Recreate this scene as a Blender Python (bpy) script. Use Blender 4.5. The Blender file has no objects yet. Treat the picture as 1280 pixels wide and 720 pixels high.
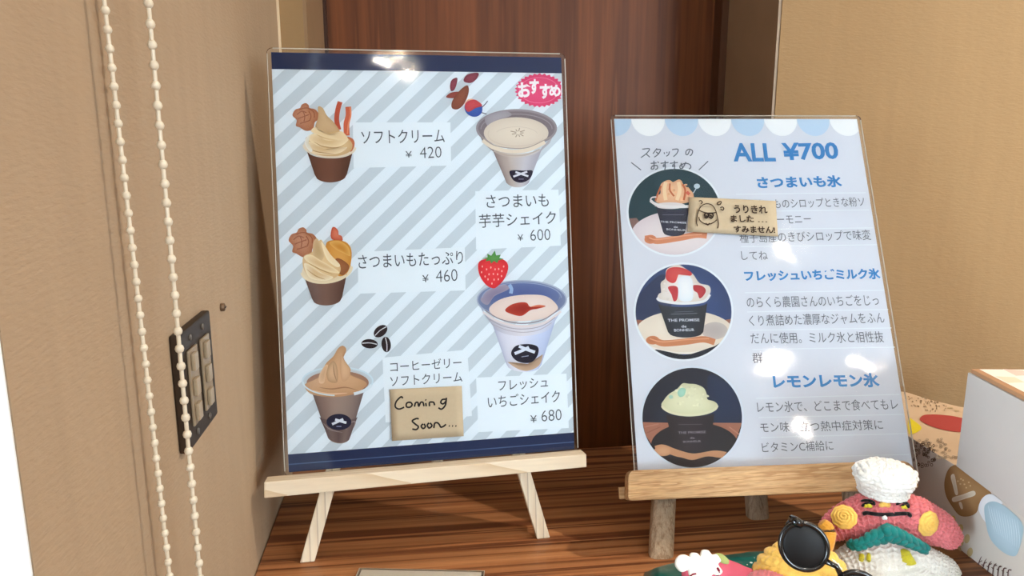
import bpy, bmesh, math, random
from mathutils import Vector, Matrix, noise
from mathutils.bvhtree import BVHTree
from math import sin, cos, pi, radians, sqrt

random.seed(4)
SC = bpy.context.scene
COL = SC.collection

# ------------------------------------------------------------------ camera
CZ = 1.2                                   # camera height above the floor
FPX = 924.0
TH, PH = radians(11.3), radians(7.3)       # tilt down, turn to the right
CW = Vector((sin(PH) * cos(TH), cos(PH) * cos(TH), -sin(TH)))
CR = Vector((cos(PH), -sin(PH), 0))
CU = CR.cross(CW)
cam_d = bpy.data.cameras.new('camera')
cam_d.sensor_width = 36
cam_d.lens = FPX / 1280 * 36
cam_d.clip_start = 0.01
cam = bpy.data.objects.new('camera', cam_d)
COL.objects.link(cam)
cam.matrix_world = Matrix((
    (CR.x, CU.x, -CW.x, 0), (CR.y, CU.y, -CW.y, 0), (CR.z, CU.z, -CW.z, CZ), (0, 0, 0, 1)))
SC.camera = cam
C0 = Vector((0, 0, CZ))

# ------------------------------------------------------------------ world and exposure
vs = SC.view_settings
vs.view_transform = 'Standard'; vs.look = 'None'; vs.gamma = 1; vs.use_curve_mapping = False
vs.exposure = 1.02
w = bpy.data.worlds.new('World'); SC.world = w; w.use_nodes = True
w.node_tree.nodes['Background'].inputs[0].default_value = (0.72, 0.87, 1.0, 1)
w.node_tree.nodes['Background'].inputs[1].default_value = 4.0


def area(name, loc, aim, sx, sy, power, color, shape='RECTANGLE'):
    l = bpy.data.lights.new(name, 'AREA')
    l.shape = shape; l.size = sx; l.size_y = sy; l.energy = power; l.color = color
    o = bpy.data.objects.new(name, l); COL.objects.link(o)
    o.location = loc
    o.rotation_euler = (Vector(aim) - Vector(loc)).to_track_quat('-Z', 'Y').to_euler()
    return o


DAY = (0.72, 0.88, 1.0)
WARM = (1.0, 0.90, 0.77)
area('daylight_side_window', (-1.15, -1.55, CZ + 0.35), (0.15, 0.5, CZ - 0.1), 1.6, 1.3, 185, DAY)
area('added_rear_fill', (2.35, -3.12, CZ + 0.2), (0.3, 0.5, CZ - 0.1), 1.3, 1.1, 30, DAY)  # cool fill added behind the camera to brighten the menus, no known window
LAMPS = [(0.20, -1.74), (0.98, -0.80), (1.11, -1.49), (1.49, -1.54), (1.36, -2.03), (1.15, 0.28), (2.4, -1.2)]
LAMP_P = [3.4, 1.6, 1.5, 1.5, 1.5, 8.0, 3.6]


# ------------------------------------------------------------------ colour and materials
def lin(c):
    r = []
    for v in c:
        v /= 255.0
        r.append(v / 12.92 if v <= 0.04045 else ((v + 0.055) / 1.055) ** 2.4)
    return tuple(r)


def nmat(name):
    m = bpy.data.materials.new(name); m.use_nodes = True
    nt = m.node_tree
    return m, nt, nt.nodes['Principled BSDF']


def setc(b, rgb):
    b.inputs['Base Color'].default_value = (*lin(rgb), 1)


def plain(name, rgb, rough=0.6, spec=0.4, metal=0.0, bump=0.0, bscale=300, emit=None, coat=0, var=0.0, sss=0):
    m, nt, b = nmat(name)
    setc(b, rgb)
    b.inputs['Roughness'].default_value = rough
    b.inputs['Specular IOR Level'].default_value = spec
    b.inputs['Metallic'].default_value = metal
    b.inputs['Coat Weight'].default_value = coat
    if bump or var:
        tc = nt.nodes.new('ShaderNodeTexCoord')
        n = nt.nodes.new('ShaderNodeTexNoise'); n.inputs['Scale'].default_value = bscale
        n.inputs['Detail'].default_value = 3
        nt.links.new(tc.outputs['Object'], n.inputs['Vector'])
    if bump:
        bp = nt.nodes.new('ShaderNodeBump'); bp.inputs['Strength'].default_value = bump
        bp.inputs['Distance'].default_value = 0.001
        nt.links.new(n.outputs['Fac'], bp.inputs['Height'])
        nt.links.new(bp.outputs['Normal'], b.inputs['Normal'])
    if var:
        mx = nt.nodes.new('ShaderNodeMix'); mx.data_type = 'RGBA'
        mx.inputs[6].default_value = (*lin(rgb), 1)
        mx.inputs[7].default_value = (*[v * (1 - var) for v in lin(rgb)], 1)
        nt.links.new(n.outputs['Fac'], mx.inputs[0])
        nt.links.new(mx.outputs[2], b.inputs['Base Color'])
    if emit:
        b.inputs['Emission Color'].default_value = (*lin(emit[0]), 1)
        b.inputs['Emission Strength'].default_value = emit[1]
    return m


def wallpaper(name, rgb):
    m, nt, b = nmat(name)
    b.inputs['Roughness'].default_value = 0.75
    b.inputs['Specular IOR Level'].default_value = 0.25
    tc = nt.nodes.new('ShaderNodeTexCoord')
    mp = nt.nodes.new('ShaderNodeMapping'); mp.inputs['Scale'].default_value = (170, 170, 600)
    n = nt.nodes.new('ShaderNodeTexNoise'); n.inputs['Scale'].default_value = 1.0; n.inputs['Detail'].default_value = 4
    mp2 = nt.nodes.new('ShaderNodeMapping'); mp2.inputs['Scale'].default_value = (90, 90, 9)
    n2 = nt.nodes.new('ShaderNodeTexNoise'); n2.inputs['Scale'].default_value = 1.0
    nt.links.new(tc.outputs['Object'], mp.inputs[0]); nt.links.new(mp.outputs[0], n.inputs['Vector'])
    nt.links.new(tc.outputs['Object'], mp2.inputs[0]); nt.links.new(mp2.outputs[0], n2.inputs['Vector'])
    bp = nt.nodes.new('ShaderNodeBump'); bp.inputs['Strength'].default_value = 0.5; bp.inputs['Distance'].default_value = 0.0008
    nt.links.new(n.outputs['Fac'], bp.inputs['Height']); nt.links.new(bp.outputs[0], b.inputs['Normal'])
    mx = nt.nodes.new('ShaderNodeMix'); mx.data_type = 'RGBA'
    mx.inputs[6].default_value = (*[v * 0.93 for v in lin(rgb)], 1)
    mx.inputs[7].default_value = (*[min(1, v * 1.06) for v in lin(rgb)], 1)
    nt.links.new(n2.outputs['Fac'], mx.inputs[0]); nt.links.new(mx.outputs[2], b.inputs['Base Color'])
    return m


def wood(name, stops, scale, along='X', rough=0.45, dist=2.0, wscale=1.0, grain=1.0, bump=0.2, coat=0.0, shift=0.0):
    """wood with growth lines running along one axis"""
    m, nt, b = nmat(name)
    b.inputs['Roughness'].default_value = rough
    b.inputs['Specular IOR Level'].default_value = 0.35
    b.inputs['Coat Weight'].default_value = coat
    b.inputs['Coat Roughness'].default_value = 0.25
    tc = nt.nodes.new('ShaderNodeTexCoord')
    mp = nt.nodes.new('ShaderNodeMapping')
    k = 0.06
    sc = {'X': (scale * k, scale, scale), 'Y': (scale, scale * k, scale), 'Z': (scale, scale, scale * k)}[along]
    mp.inputs['Scale'].default_value = sc
    mp.inputs['Location'].default_value = (shift, shift * .7, shift * .3)
    nt.links.new(tc.outputs['Object'], mp.inputs[0])
    wv = nt.nodes.new('ShaderNodeTexWave')
    wv.wave_type = 'BANDS'
    wv.bands_direction = {'X': 'Y', 'Y': 'X', 'Z': 'X'}[along]
    wv.wave_profile = 'SAW'
    wv.inputs['Scale'].default_value = wscale
    wv.inputs['Distortion'].default_value = dist
    wv.inputs['Detail'].default_value = 2
    wv.inputs['Detail Scale'].default_value = 0.6
    nt.links.new(mp.outputs[0], wv.inputs['Vector'])
    cr = nt.nodes.new('ShaderNodeValToRGB')
    while len(cr.color_ramp.elements) < len(stops):
        cr.color_ramp.elements.new(0.5)
    for e, (p, c) in zip(cr.color_ramp.elements, stops):
        e.position = p; e.color = (*lin(c), 1)
    nt.links.new(wv.outputs['Fac'], cr.inputs[0])
    mp2 = nt.nodes.new('ShaderNodeMapping')
    mp2.inputs['Scale'].default_value = tuple(v * (7 if v > scale * .5 else 5) for v in sc)
    nt.links.new(tc.outputs['Object'], mp2.inputs[0])
    n = nt.nodes.new('ShaderNodeTexNoise'); n.inputs['Scale'].default_value = 1.0; n.inputs['Detail'].default_value = 5
    nt.links.new(mp2.outputs[0], n.inputs['Vector'])
    mx = nt.nodes.new('ShaderNodeMix'); mx.data_type = 'RGBA'; mx.blend_type = 'MULTIPLY'
    mx.inputs[0].default_value = grain * .6
    mr = nt.nodes.new('ShaderNodeMapRange')
    mr.inputs[1].default_value = 0.3; mr.inputs[2].default_value = 0.7
    mr.inputs[3].default_value = 0.55; mr.inputs[4].default_value = 1.15
    nt.links.new(n.outputs['Fac'], mr.inputs[0])
    nt.links.new(cr.outputs[0], mx.inputs[6]); nt.links.new(mr.outputs[0], mx.inputs[7])
    nt.links.new(mx.outputs[2], b.inputs['Base Color'])
    bp = nt.nodes.new('ShaderNodeBump'); bp.inputs['Strength'].default_value = bump; bp.inputs['Distance'].default_value = 0.0004
    nt.links.new(n.outputs['Fac'], bp.inputs['Height']); nt.links.new(bp.outputs[0], b.inputs['Normal'])
    return m


def grain_wood(name, light, midc, darkc, fine, broad, along='X', rough=0.45, bump=0.2, line=0.62, warp=.35, kk=.035):
    """irregular growth lines from stretched noise: broad tone plus fine dark lines"""
    m, nt, b = nmat(name)
    b.inputs['Roughness'].default_value = rough
    b.inputs['Specular IOR Level'].default_value = 0.35
    tc = nt.nodes.new('ShaderNodeTexCoord')
    def stretched(f, k, det, off):
        mp = nt.nodes.new('ShaderNodeMapping')
        mp.inputs['Scale'].default_value = (f * k, f, f) if along == 'X' else (f, f, f * k)
        mp.inputs['Location'].default_value = (off, off * 1.7, off * .3)
        nt.links.new(tc.outputs['Object'], mp.inputs[0])
        n = nt.nodes.new('ShaderNodeTexNoise'); n.inputs['Scale'].default_value = 1; n.inputs['Detail'].default_value = det
        n.inputs['Distortion'].default_value = warp
        nt.links.new(mp.outputs[0], n.inputs['Vector']); return n
    n1 = stretched(fine, kk, 1.5, 1.3); n2 = stretched(broad, .06, 2, 5.1); n3 = stretched(fine * 4, .03, 3, 9.7)
    r1 = nt.nodes.new('ShaderNodeValToRGB')
    els = [(0.0, midc), (0.36, light), (line - .1, midc), (line - .02, darkc), (line + .04, darkc), (line + .07, light), (1, midc)]
    while len(r1.color_ramp.elements) < len(els): r1.color_ramp.elements.new(.5)
    for e, (p, c) in zip(r1.color_ramp.elements, els): e.position = p; e.color = (*lin(c), 1)
    nt.links.new(n1.outputs['Fac'], r1.inputs[0])
    def mul(src, n, lo, hi, fac):
        mr = nt.nodes.new('ShaderNodeMapRange'); mr.inputs[1].default_value = .32; mr.inputs[2].default_value = .68
        mr.inputs[3].default_value = lo; mr.inputs[4].default_value = hi
        nt.links.new(n.outputs['Fac'], mr.inputs[0])
        mx = nt.nodes.new('ShaderNodeMix'); mx.data_type = 'RGBA'; mx.blend_type = 'MULTIPLY'; mx.inputs[0].default_value = fac
        nt.links.new(src, mx.inputs[6]); nt.links.new(mr.outputs[0], mx.inputs[7]); return mx.outputs[2]
    c1 = mul(r1.outputs[0], n2, .62, 1.2, 1); c2 = mul(c1, n3, .82, 1.12, 1)
    nt.links.new(c2, b.inputs['Base Color'])
    bp = nt.nodes.new('ShaderNodeBump'); bp.inputs['Strength'].default_value = bump; bp.inputs['Distance'].default_value = 0.0003
    nt.links.new(n3.outputs['Fac'], bp.inputs['Height']); nt.links.new(bp.outputs[0], b.inputs['Normal'])
    return m


def film_mat():
    m = bpy.data.materials.new('laminate_film'); m.use_nodes = True
    nt = m.node_tree; nt.nodes.clear()
    out = nt.nodes.new('ShaderNodeOutputMaterial')
    mix = nt.nodes.new('ShaderNodeMixShader'); tr = nt.nodes.new('ShaderNodeBsdfTransparent')
    tr.inputs[0].default_value = (0.985, 0.985, 0.98, 1)
    gl = nt.nodes.new('ShaderNodeBsdfGlossy'); gl.inputs['Roughness'].default_value = 0.06
    fr = nt.nodes.new('ShaderNodeFresnel'); fr.inputs[0].default_value = 1.45
    tc = nt.nodes.new('ShaderNodeTexCoord')
    n = nt.nodes.new('ShaderNodeTexNoise'); n.inputs['Scale'].default_value = 26; n.inputs['Detail'].default_value = 1
    nt.links.new(tc.outputs['Object'], n.inputs['Vector'])
    bp = nt.nodes.new('ShaderNodeBump'); bp.inputs['Strength'].default_value = 0.5; bp.inputs['Distance'].default_value = 0.0009
    nt.links.new(n.outputs['Fac'], bp.inputs['Height'])
    nt.links.new(bp.outputs[0], gl.inputs['Normal'])
    nt.links.new(fr.outputs[0], mix.inputs[0]); nt.links.new(tr.outputs[0], mix.inputs[1]); nt.links.new(gl.outputs[0], mix.inputs[2])
    nt.links.new(mix.outputs[0], out.inputs[0])
    return m


def colmat(name, rough=0.55):
    m, nt, b = nmat(name)
    a = nt.nodes.new('ShaderNodeVertexColor'); a.layer_name = 'Col'
    nt.links.new(a.outputs[0], b.inputs['Base Color'])
    b.inputs['Roughness'].default_value = rough
    b.inputs['Specular IOR Level'].default_value = 0.2
    return m


def clear_glass(name):
    m = bpy.data.materials.new(name); m.use_nodes = True
    nt = m.node_tree; nt.nodes.clear()
    out = nt.nodes.new('ShaderNodeOutputMaterial')
    mix = nt.nodes.new('ShaderNodeMixShader'); tr = nt.nodes.new('ShaderNodeBsdfTransparent')
    gl = nt.nodes.new('ShaderNodeBsdfGlossy'); gl.inputs['Roughness'].default_value = 0.02
    fr = nt.nodes.new('ShaderNodeFresnel')
    nt.links.new(fr.outputs[0], mix.inputs[0]); nt.links.new(tr.outputs[0], mix.inputs[1]); nt.links.new(gl.outputs[0], mix.inputs[2])
    nt.links.new(mix.outputs[0], out.inputs[0])
    return m


M_WALL = wallpaper('beige_wallpaper', (172, 148, 121))
M_WALL_WARMLIT = wallpaper('beige_wallpaper_warm_lit', (158, 128, 90))  # same wallpaper again, with the warmer light on the back wall put into its colour
M_JAMB = plain('jamb_paint', (150, 120, 88), 0.5, bump=.1, var=.12, bscale=40)
M_JAMBR = plain('jamb_grey_brown', (170, 144, 116), 0.45, bump=.05, var=.15, bscale=30)
M_CEIL = plain('ceiling_white', (238, 236, 230), 0.9)
M_FLOOR = wood('floor_wood', [(0, (150, 110, 75)), (1, (120, 82, 52))], 12, 'Y')
M_DOOR = grain_wood('door_wood', (128, 72, 35), (120, 66, 31), (106, 57, 26), 70, 12, 'Z', rough=.5, bump=.05)
M_COUNTER = grain_wood('counter_wood', (174, 120, 78), (160, 105, 65), (108, 63, 38), 140, 26, 'X', rough=.42, bump=.12, line=.60, warp=.25, kk=.009)
M_PINE = wood('pale_pine', [(0, (232, 218, 194)), (0.7, (226, 208, 180)), (1, (212, 188, 154))], 60, 'X', rough=0.6, dist=1.5, grain=.25)
M_OAK = grain_wood('golden_oak', (200, 163, 118), (192, 153, 108), (172, 131, 88), 420, 40, 'X', rough=.55, kk=.02, warp=.1)
M_OAKL = grain_wood('grey_oak', (184, 161, 134), (176, 151, 124), (158, 131, 104), 420, 40, 'Z', rough=.6, kk=.02, warp=.1)
M_PRINT = colmat('print_inks')
M_FILM = film_mat()
M_WHITE = plain('white_plastic', (240, 240, 236), 0.35)
M_FRAME = plain('window_frame_white', (245, 248, 250), 0.4)
M_BEAD = plain('bead_plastic', (216, 204, 182), 0.3, .5)
M_GLASS = clear_glass('window_glass')


# ------------------------------------------------------------------ objects and meshes
def link(o, parent=None):
    COL.objects.link(o)
    if parent:
        o.parent = parent
    return o


def tag(o, label=None, cat=None, group=None, kind=None):
    if label: o['label'] = label
    if cat: o['category'] = cat
    if group: o['group'] = group
    if kind: o['kind'] = kind
    return o


def empty(name, mat):
    o = bpy.data.objects.new(name, None); COL.objects.link(o)
    o.empty_display_size = 0.02
    o.matrix_world = mat
    return o


def wm(o):
    m = o.matrix_basis.copy()
    while o.parent:
        o = o.parent; m = o.matrix_basis @ m
    return m


class MB:
    def __init__(s):
        s.v = []; s.f = []; s.c = []; s.sm = []; s.mi = []

    def add(s, verts, faces, col=None, smooth=False, mi=0):
        n = len(s.v)
        s.v += [Vector(v) for v in verts]
        cols = col if isinstance(col, list) else [col or (1, 1, 1)] * len(verts)
        s.c += cols
        s.f += [tuple(i + n for i in f) for f in faces]
        s.sm += [smooth] * len(faces); s.mi += [mi] * len(faces)
        return s

    def box(s, lo, hi, mat=None, mi=0):
        x0, y0, z0 = lo; x1, y1, z1 = hi
        v = [Vector(p) for p in ((x0, y0, z0), (x1, y0, z0), (x1, y1, z0), (x0, y1, z0), (x0, y0, z1), (x1, y0, z1), (x1, y1, z1), (x0, y1, z1))]
        if mat: v = [mat @ p for p in v]
        f = [(0, 3, 2, 1), (4, 5, 6, 7), (0, 1, 5, 4), (1, 2, 6, 5), (2, 3, 7, 6), (3, 0, 4, 7)]
        return s.add(v, f, mi=mi)

    def tube(s, pts, r, n=10, caps=True, smooth=True, ref=None):
        pts = [Vector(p) for p in pts]
        rs = r if isinstance(r, (list, tuple)) else [r] * len(pts)
        base = len(s.v); up = ref or Vector((0, 0, 1)); vs_ = []
        for i, p in enumerate(pts):
            d = (pts[min(i + 1, len(pts) - 1)] - pts[max(i - 1, 0)]).normalized()
            a = d.cross(up)
            if a.length < 0.15: a = d.cross(Vector((0, 1, 0.1)))
            a.normalize(); b = d.cross(a).normalized()
            for k in range(n):
                t = 2 * pi * k / n
                vs_.append(p + (a * cos(t) + b * sin(t)) * rs[i])
        f = []
        for i in range(len(pts) - 1):
            for k in range(n):
                f.append((i * n + k, i * n + (k + 1) % n, (i + 1) * n + (k + 1) % n, (i + 1) * n + k))
        if caps:
            f.append(tuple(range(n))[::-1]); f.append(tuple((len(pts) - 1) * n + k for k in range(n)))
        return s.add(vs_, f, smooth=smooth)

    def build(s, name, mat, parent=None, world=True, bevel=0.0, recalc=True, segs=2):
        me = bpy.data.meshes.new(name)
        me.from_pydata([tuple(v) for v in s.v], [], s.f)
        mats = mat if isinstance(mat, list) else [mat]
        for m_ in mats: me.materials.append(m_)
        for p, q, k in zip(me.polygons, s.sm, s.mi): p.use_smooth = q; p.material_index = k
        if any(c != (1, 1, 1) for c in s.c):
            at = me.color_attributes.new('Col', 'FLOAT_COLOR', 'POINT')
            buf = []
            for c in s.c: buf += [c[0], c[1], c[2], 1.0]
            at.data.foreach_set('color', buf)
        if parent is not None and world:
            me.transform(wm(parent).inverted())
        if bevel or recalc:
            bm = bmesh.new(); bm.from_mesh(me)
            if recalc: bmesh.ops.recalc_face_normals(bm, faces=bm.faces)
            if bevel:
                bmesh.ops.bevel(bm, geom=[e for e in bm.edges if e.is_manifold and e.calc_face_angle(0) > .5], offset=bevel, segments=segs, affect='EDGES', profile=.6)
            bm.to_mesh(me); bm.free()
        o = bpy.data.objects.new(name, me)
        return link(o, parent)


def catmull(pts, n=6, closed=True):
    out = []; N = len(pts)
    rng = range(N) if closed else range(N - 1)
    for i in rng:
        if closed:
            p0, p1, p2, p3 = pts[(i - 1) % N], pts[i], pts[(i + 1) % N], pts[(i + 2) % N]
        else:
            p0, p1, p2, p3 = pts[max(i - 1, 0)], pts[i], pts[i + 1], pts[min(i + 2, N - 1)]
        for k in range(n):
            t = k / n
            out.append(tuple(0.5 * ((2 * b) + (-a + c) * t + (2 * a - 5 * b + 4 * c - d) * t * t + (-a + 3 * b - 3 * c + d) * t ** 3)
                             for a, b, c, d in zip(p0, p1, p2, p3)))
    if not closed: out.append(tuple(pts[-1]))
    return out


def ray(x, y):
    """direction from the camera station through a surveyed picture point"""
    return CW + CR * ((x - 640) / FPX) - CU * ((y - 360) / FPX)


def onY(x, y, Y):
    r = ray(x, y); return C0 + r * (Y / r.y)


def onZ(x, y, z):
    r = ray(x, y); return C0 + r * ((z - CZ) / r.z)


def struct(name, mb, mat, bevel=0.0):
    o = mb.build(name, mat, bevel=bevel); o['kind'] = 'structure'; return o


# ------------------------------------------------------------------ the room
XL = -0.119; YB = 0.715; YD = 0.857; ZS = CZ - 0.297
XR = 3.2; YR = -3.2; ZC = 2.4
W0, W1, WZ0, WZ1 = -1.5, 0.2218, CZ - 0.38, CZ + 0.95     # side window opening
T = 0.16
mb = MB()
mb.box((XL - T, W1, 0), (XL, YB, ZC)).box((XL - T, YR, 0), (XL, W0, ZC))
mb.box((XL - T, W0, 0), (XL, W1, WZ0)).box((XL - T, W0, WZ1), (XL, W1, ZC))
struct('wall_left', mb, M_WALL)
JL, JR = -0.097, 0.355
mb = MB().box((XL - T, YB, 0), (JL, YB + T, ZC)).box((JR, YB, 0), (XR, YB + T, ZC)).box((JL, YB, 2.15), (JR, YB + T, ZC))
struct('wall_back', mb, M_WALL_WARMLIT)
struct('wall_right', MB().box((XR, YR, 0), (XR + .1, YB + T, ZC)), M_WALL)
mb = MB().box((XL - T, YR - .1, 0), (1.65, YR, ZC)).box((3.05, YR - .1, 0), (XR, YR, ZC)).box((1.65, YR - .1, 0), (3.05, YR, .8)).box((1.65, YR - .1, 2.0), (3.05, YR, ZC))
struct('wall_rear', mb, M_WALL)
struct('floor', MB().box((XL - T, YR, -.05), (XR, YB + T, 0)), M_FLOOR)
struct('ceiling', MB().box((XL - T, YR - .1, ZC), (XR + .1, YB + T, ZC + .05)), M_CEIL)
# corner bead of the wallpaper at the inner corner, its highlight put in as pale colour
struct('trim_1', MB().box((XL, YB - .004, ZS - .2), (XL + .0016, YB - .0001, ZC)), plain('corner_seam_highlight', (226, 204, 172), .6))
# door jamb linings, stops and door
struct('trim_2', MB().box((JL, YB + .001, 0), (JL + .003, YD, 2.15)), M_JAMB)
struct('trim_3', MB().box((JR - .003, YB + .001, 0), (JR, YD, 2.15)), M_JAMBR)
struct('trim_4', MB().box((JR - .011, YD - .022, 0), (JR - .0031, YD - .0001, 2.15)), plain('stop_brown', (92, 60, 40), .5))
struct('trim_5', MB().box((JL + .0031, YD - .012, 0), (JL + .006, YD - .0001, 2.15)), plain('stop_dark', (60, 32, 18), .5))
d = struct('door_1', MB().box((JL - .002, YD, 0.005), (JR + .002, YD + .035, 2.149)), M_DOOR)
# side window: lining, frame, glass, roller blind
mb = MB().box((XL - T, W1 - .0014, WZ0), (XL - .0003, W1 - .0004, WZ1)).box((XL - T, W0, WZ0), (XL + .02, W1 - .0045, WZ0 + .02)).box((XL - T, W0 + .0005, WZ0 + .021), (XL + .001, W0 + .012, WZ1))
struct('window_1', mb, M_FRAME)
mb = MB()
for y0, y1 in ((W0 + .013, W0 + .05), (-.67, -.62), (W1 - .045, W1 - .0045)):
    mb.box((XL - .14, y0, WZ0 + .021), (XL - .10, y1, WZ1))
for z0, z1 in ((WZ0 + .021, WZ0 + .06), (WZ1 - .04, WZ1)):
    mb.box((XL - .139, W0 + .014, z0), (XL - .101, W1 - .006, z1))
struct('window_2', mb, M_FRAME)
struct('window_3', MB().box((XL - .122, W0 + .05, WZ0 + .06), (XL - .118, W1 - .045, WZ1 - .04)), M_GLASS)
mb = MB()
for x0, x1 in ((1.65, 1.69), (2.33, 2.37), (3.01, 3.05)):
    mb.box((x0, YR - .08, .8), (x1, YR - .03, 2.0))
for z0, z1 in ((.8, .85), (1.95, 2.0)):
    mb.box((1.69, YR - .079, z0), (3.01, YR - .031, z1))
struct('added_rear_window', mb, M_FRAME)  # unseen window frame, made up to go with the added rear fill

# ------------------------------------------------------------------ ceiling downlights
M_LENS = plain('lamp_lens', (255, 240, 215), .4, emit=((255, 226, 190), 6))
M_RING = plain('lamp_ring', (235, 235, 232), .3)
where = ['above the counter approach', 'nearest the counter on the right', 'left one of the close pair', 'right one of the close pair', 'furthest behind the close pair', 'over the right end of the counter', 'far right of the room']
for i, ((lx, ly), lp) in enumerate(zip(LAMPS, LAMP_P)):
    r = empty('ceiling_downlight', Matrix.Translation((lx, ly, ZC)))
    tag(r, 'round recessed ceiling downlight ' + where[i], 'ceiling light', 'ceiling downlights')
    mb = MB(); n = 28; vv = []; ff = []
    for (rr, zz) in ((.062, 0), (.062, -.006), (.05, -.008), (.047, -.003), (.047, 0)):
        vv += [(lx + rr * cos(2 * pi * k / n), ly + rr * sin(2 * pi * k / n), ZC + zz - .0005) for k in range(n)]
    for a in range(4):
        ff += [(a * n + k, a * n + (k + 1) % n, (a + 1) * n + (k + 1) % n, (a + 1) * n + k) for k in range(n)]
    mb.add(vv, ff, smooth=True); mb.build('ring', M_RING, r)
    mb = MB().add([(lx + .0465 * cos(2 * pi * k / n), ly + .0465 * sin(2 * pi * k / n), ZC - .003) for k in range(n)], [tuple(range(n))])
    mb.build('lens', M_LENS, r)
    a = area('lamp_light', (lx, ly, ZC - .012), (lx, ly, 0), .05, .05, lp, WARM, 'DISK')
    a.data.spread = radians(150)

# ------------------------------------------------------------------ counter
cnt = empty('wooden_counter', Matrix.Translation((.5, .45, 0)))
tag(cnt, 'reddish brown wooden counter with dark growth lines running left to right', 'counter')
MB().box((XL + .0005, .25, ZS - .03), (1.15, .668, ZS)).build('worktop', M_COUNTER, cnt, bevel=.0012)
mb = MB().box((XL + .02, .27, ZS - .5), (1.13, .64, ZS - .0301))
mb.build('cabinet_body', M_DOOR, cnt)
MB().box((XL + .03, .28, 0), (1.12, .62, ZS - .5001)).build('plinth', M_JAMBR, cnt)

# ------------------------------------------------------------------ poster frames
def frame(t, a, b):
    t, a, b = Vector(t), Vector(a).normalized(), Vector(b).normalized()
    b = (b - a * b.dot(a)).normalized()
    n = a.cross(-b)                       # towards the viewer's side
    o = t + C0
    return Matrix(((a.x, -b.x, n.x, o.x), (a.y, -b.y, n.y, o.y), (a.z, -b.z, n.z, o.z), (0, 0, 0, 1)))


F1 = frame((-.09905, .55895, .06067), (.99822, .05967, .00229), (.01287, -.17757, -.98402))
F2 = frame((.1661, .62144, .01767), (.99747, -.07114, .00068), (-.03092, -.44208, -.89644))


class Sheet:
    """a flat printed sheet; local x right, y up (from the top left corner), z out of the face"""
    def __init__(s, F, mat_parent=None):
        s.F = F; s.Fi = F.inverted(); s.layer = 0

    def uv(s, x, y, w=0.0):
        n = s.F.to_3x3().col[2]; o = s.F.translation + n * w
        r = ray(x, y)
        k = (o - C0).dot(n) / r.dot(n)
        p = s.Fi @ (C0 + r * k)
        return p.x, p.y

    def z(s):
        s.layer += 1
        return 0.00016 + s.layer * 0.00001


S1, S2 = Sheet(F1), Sheet(F2)


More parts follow.
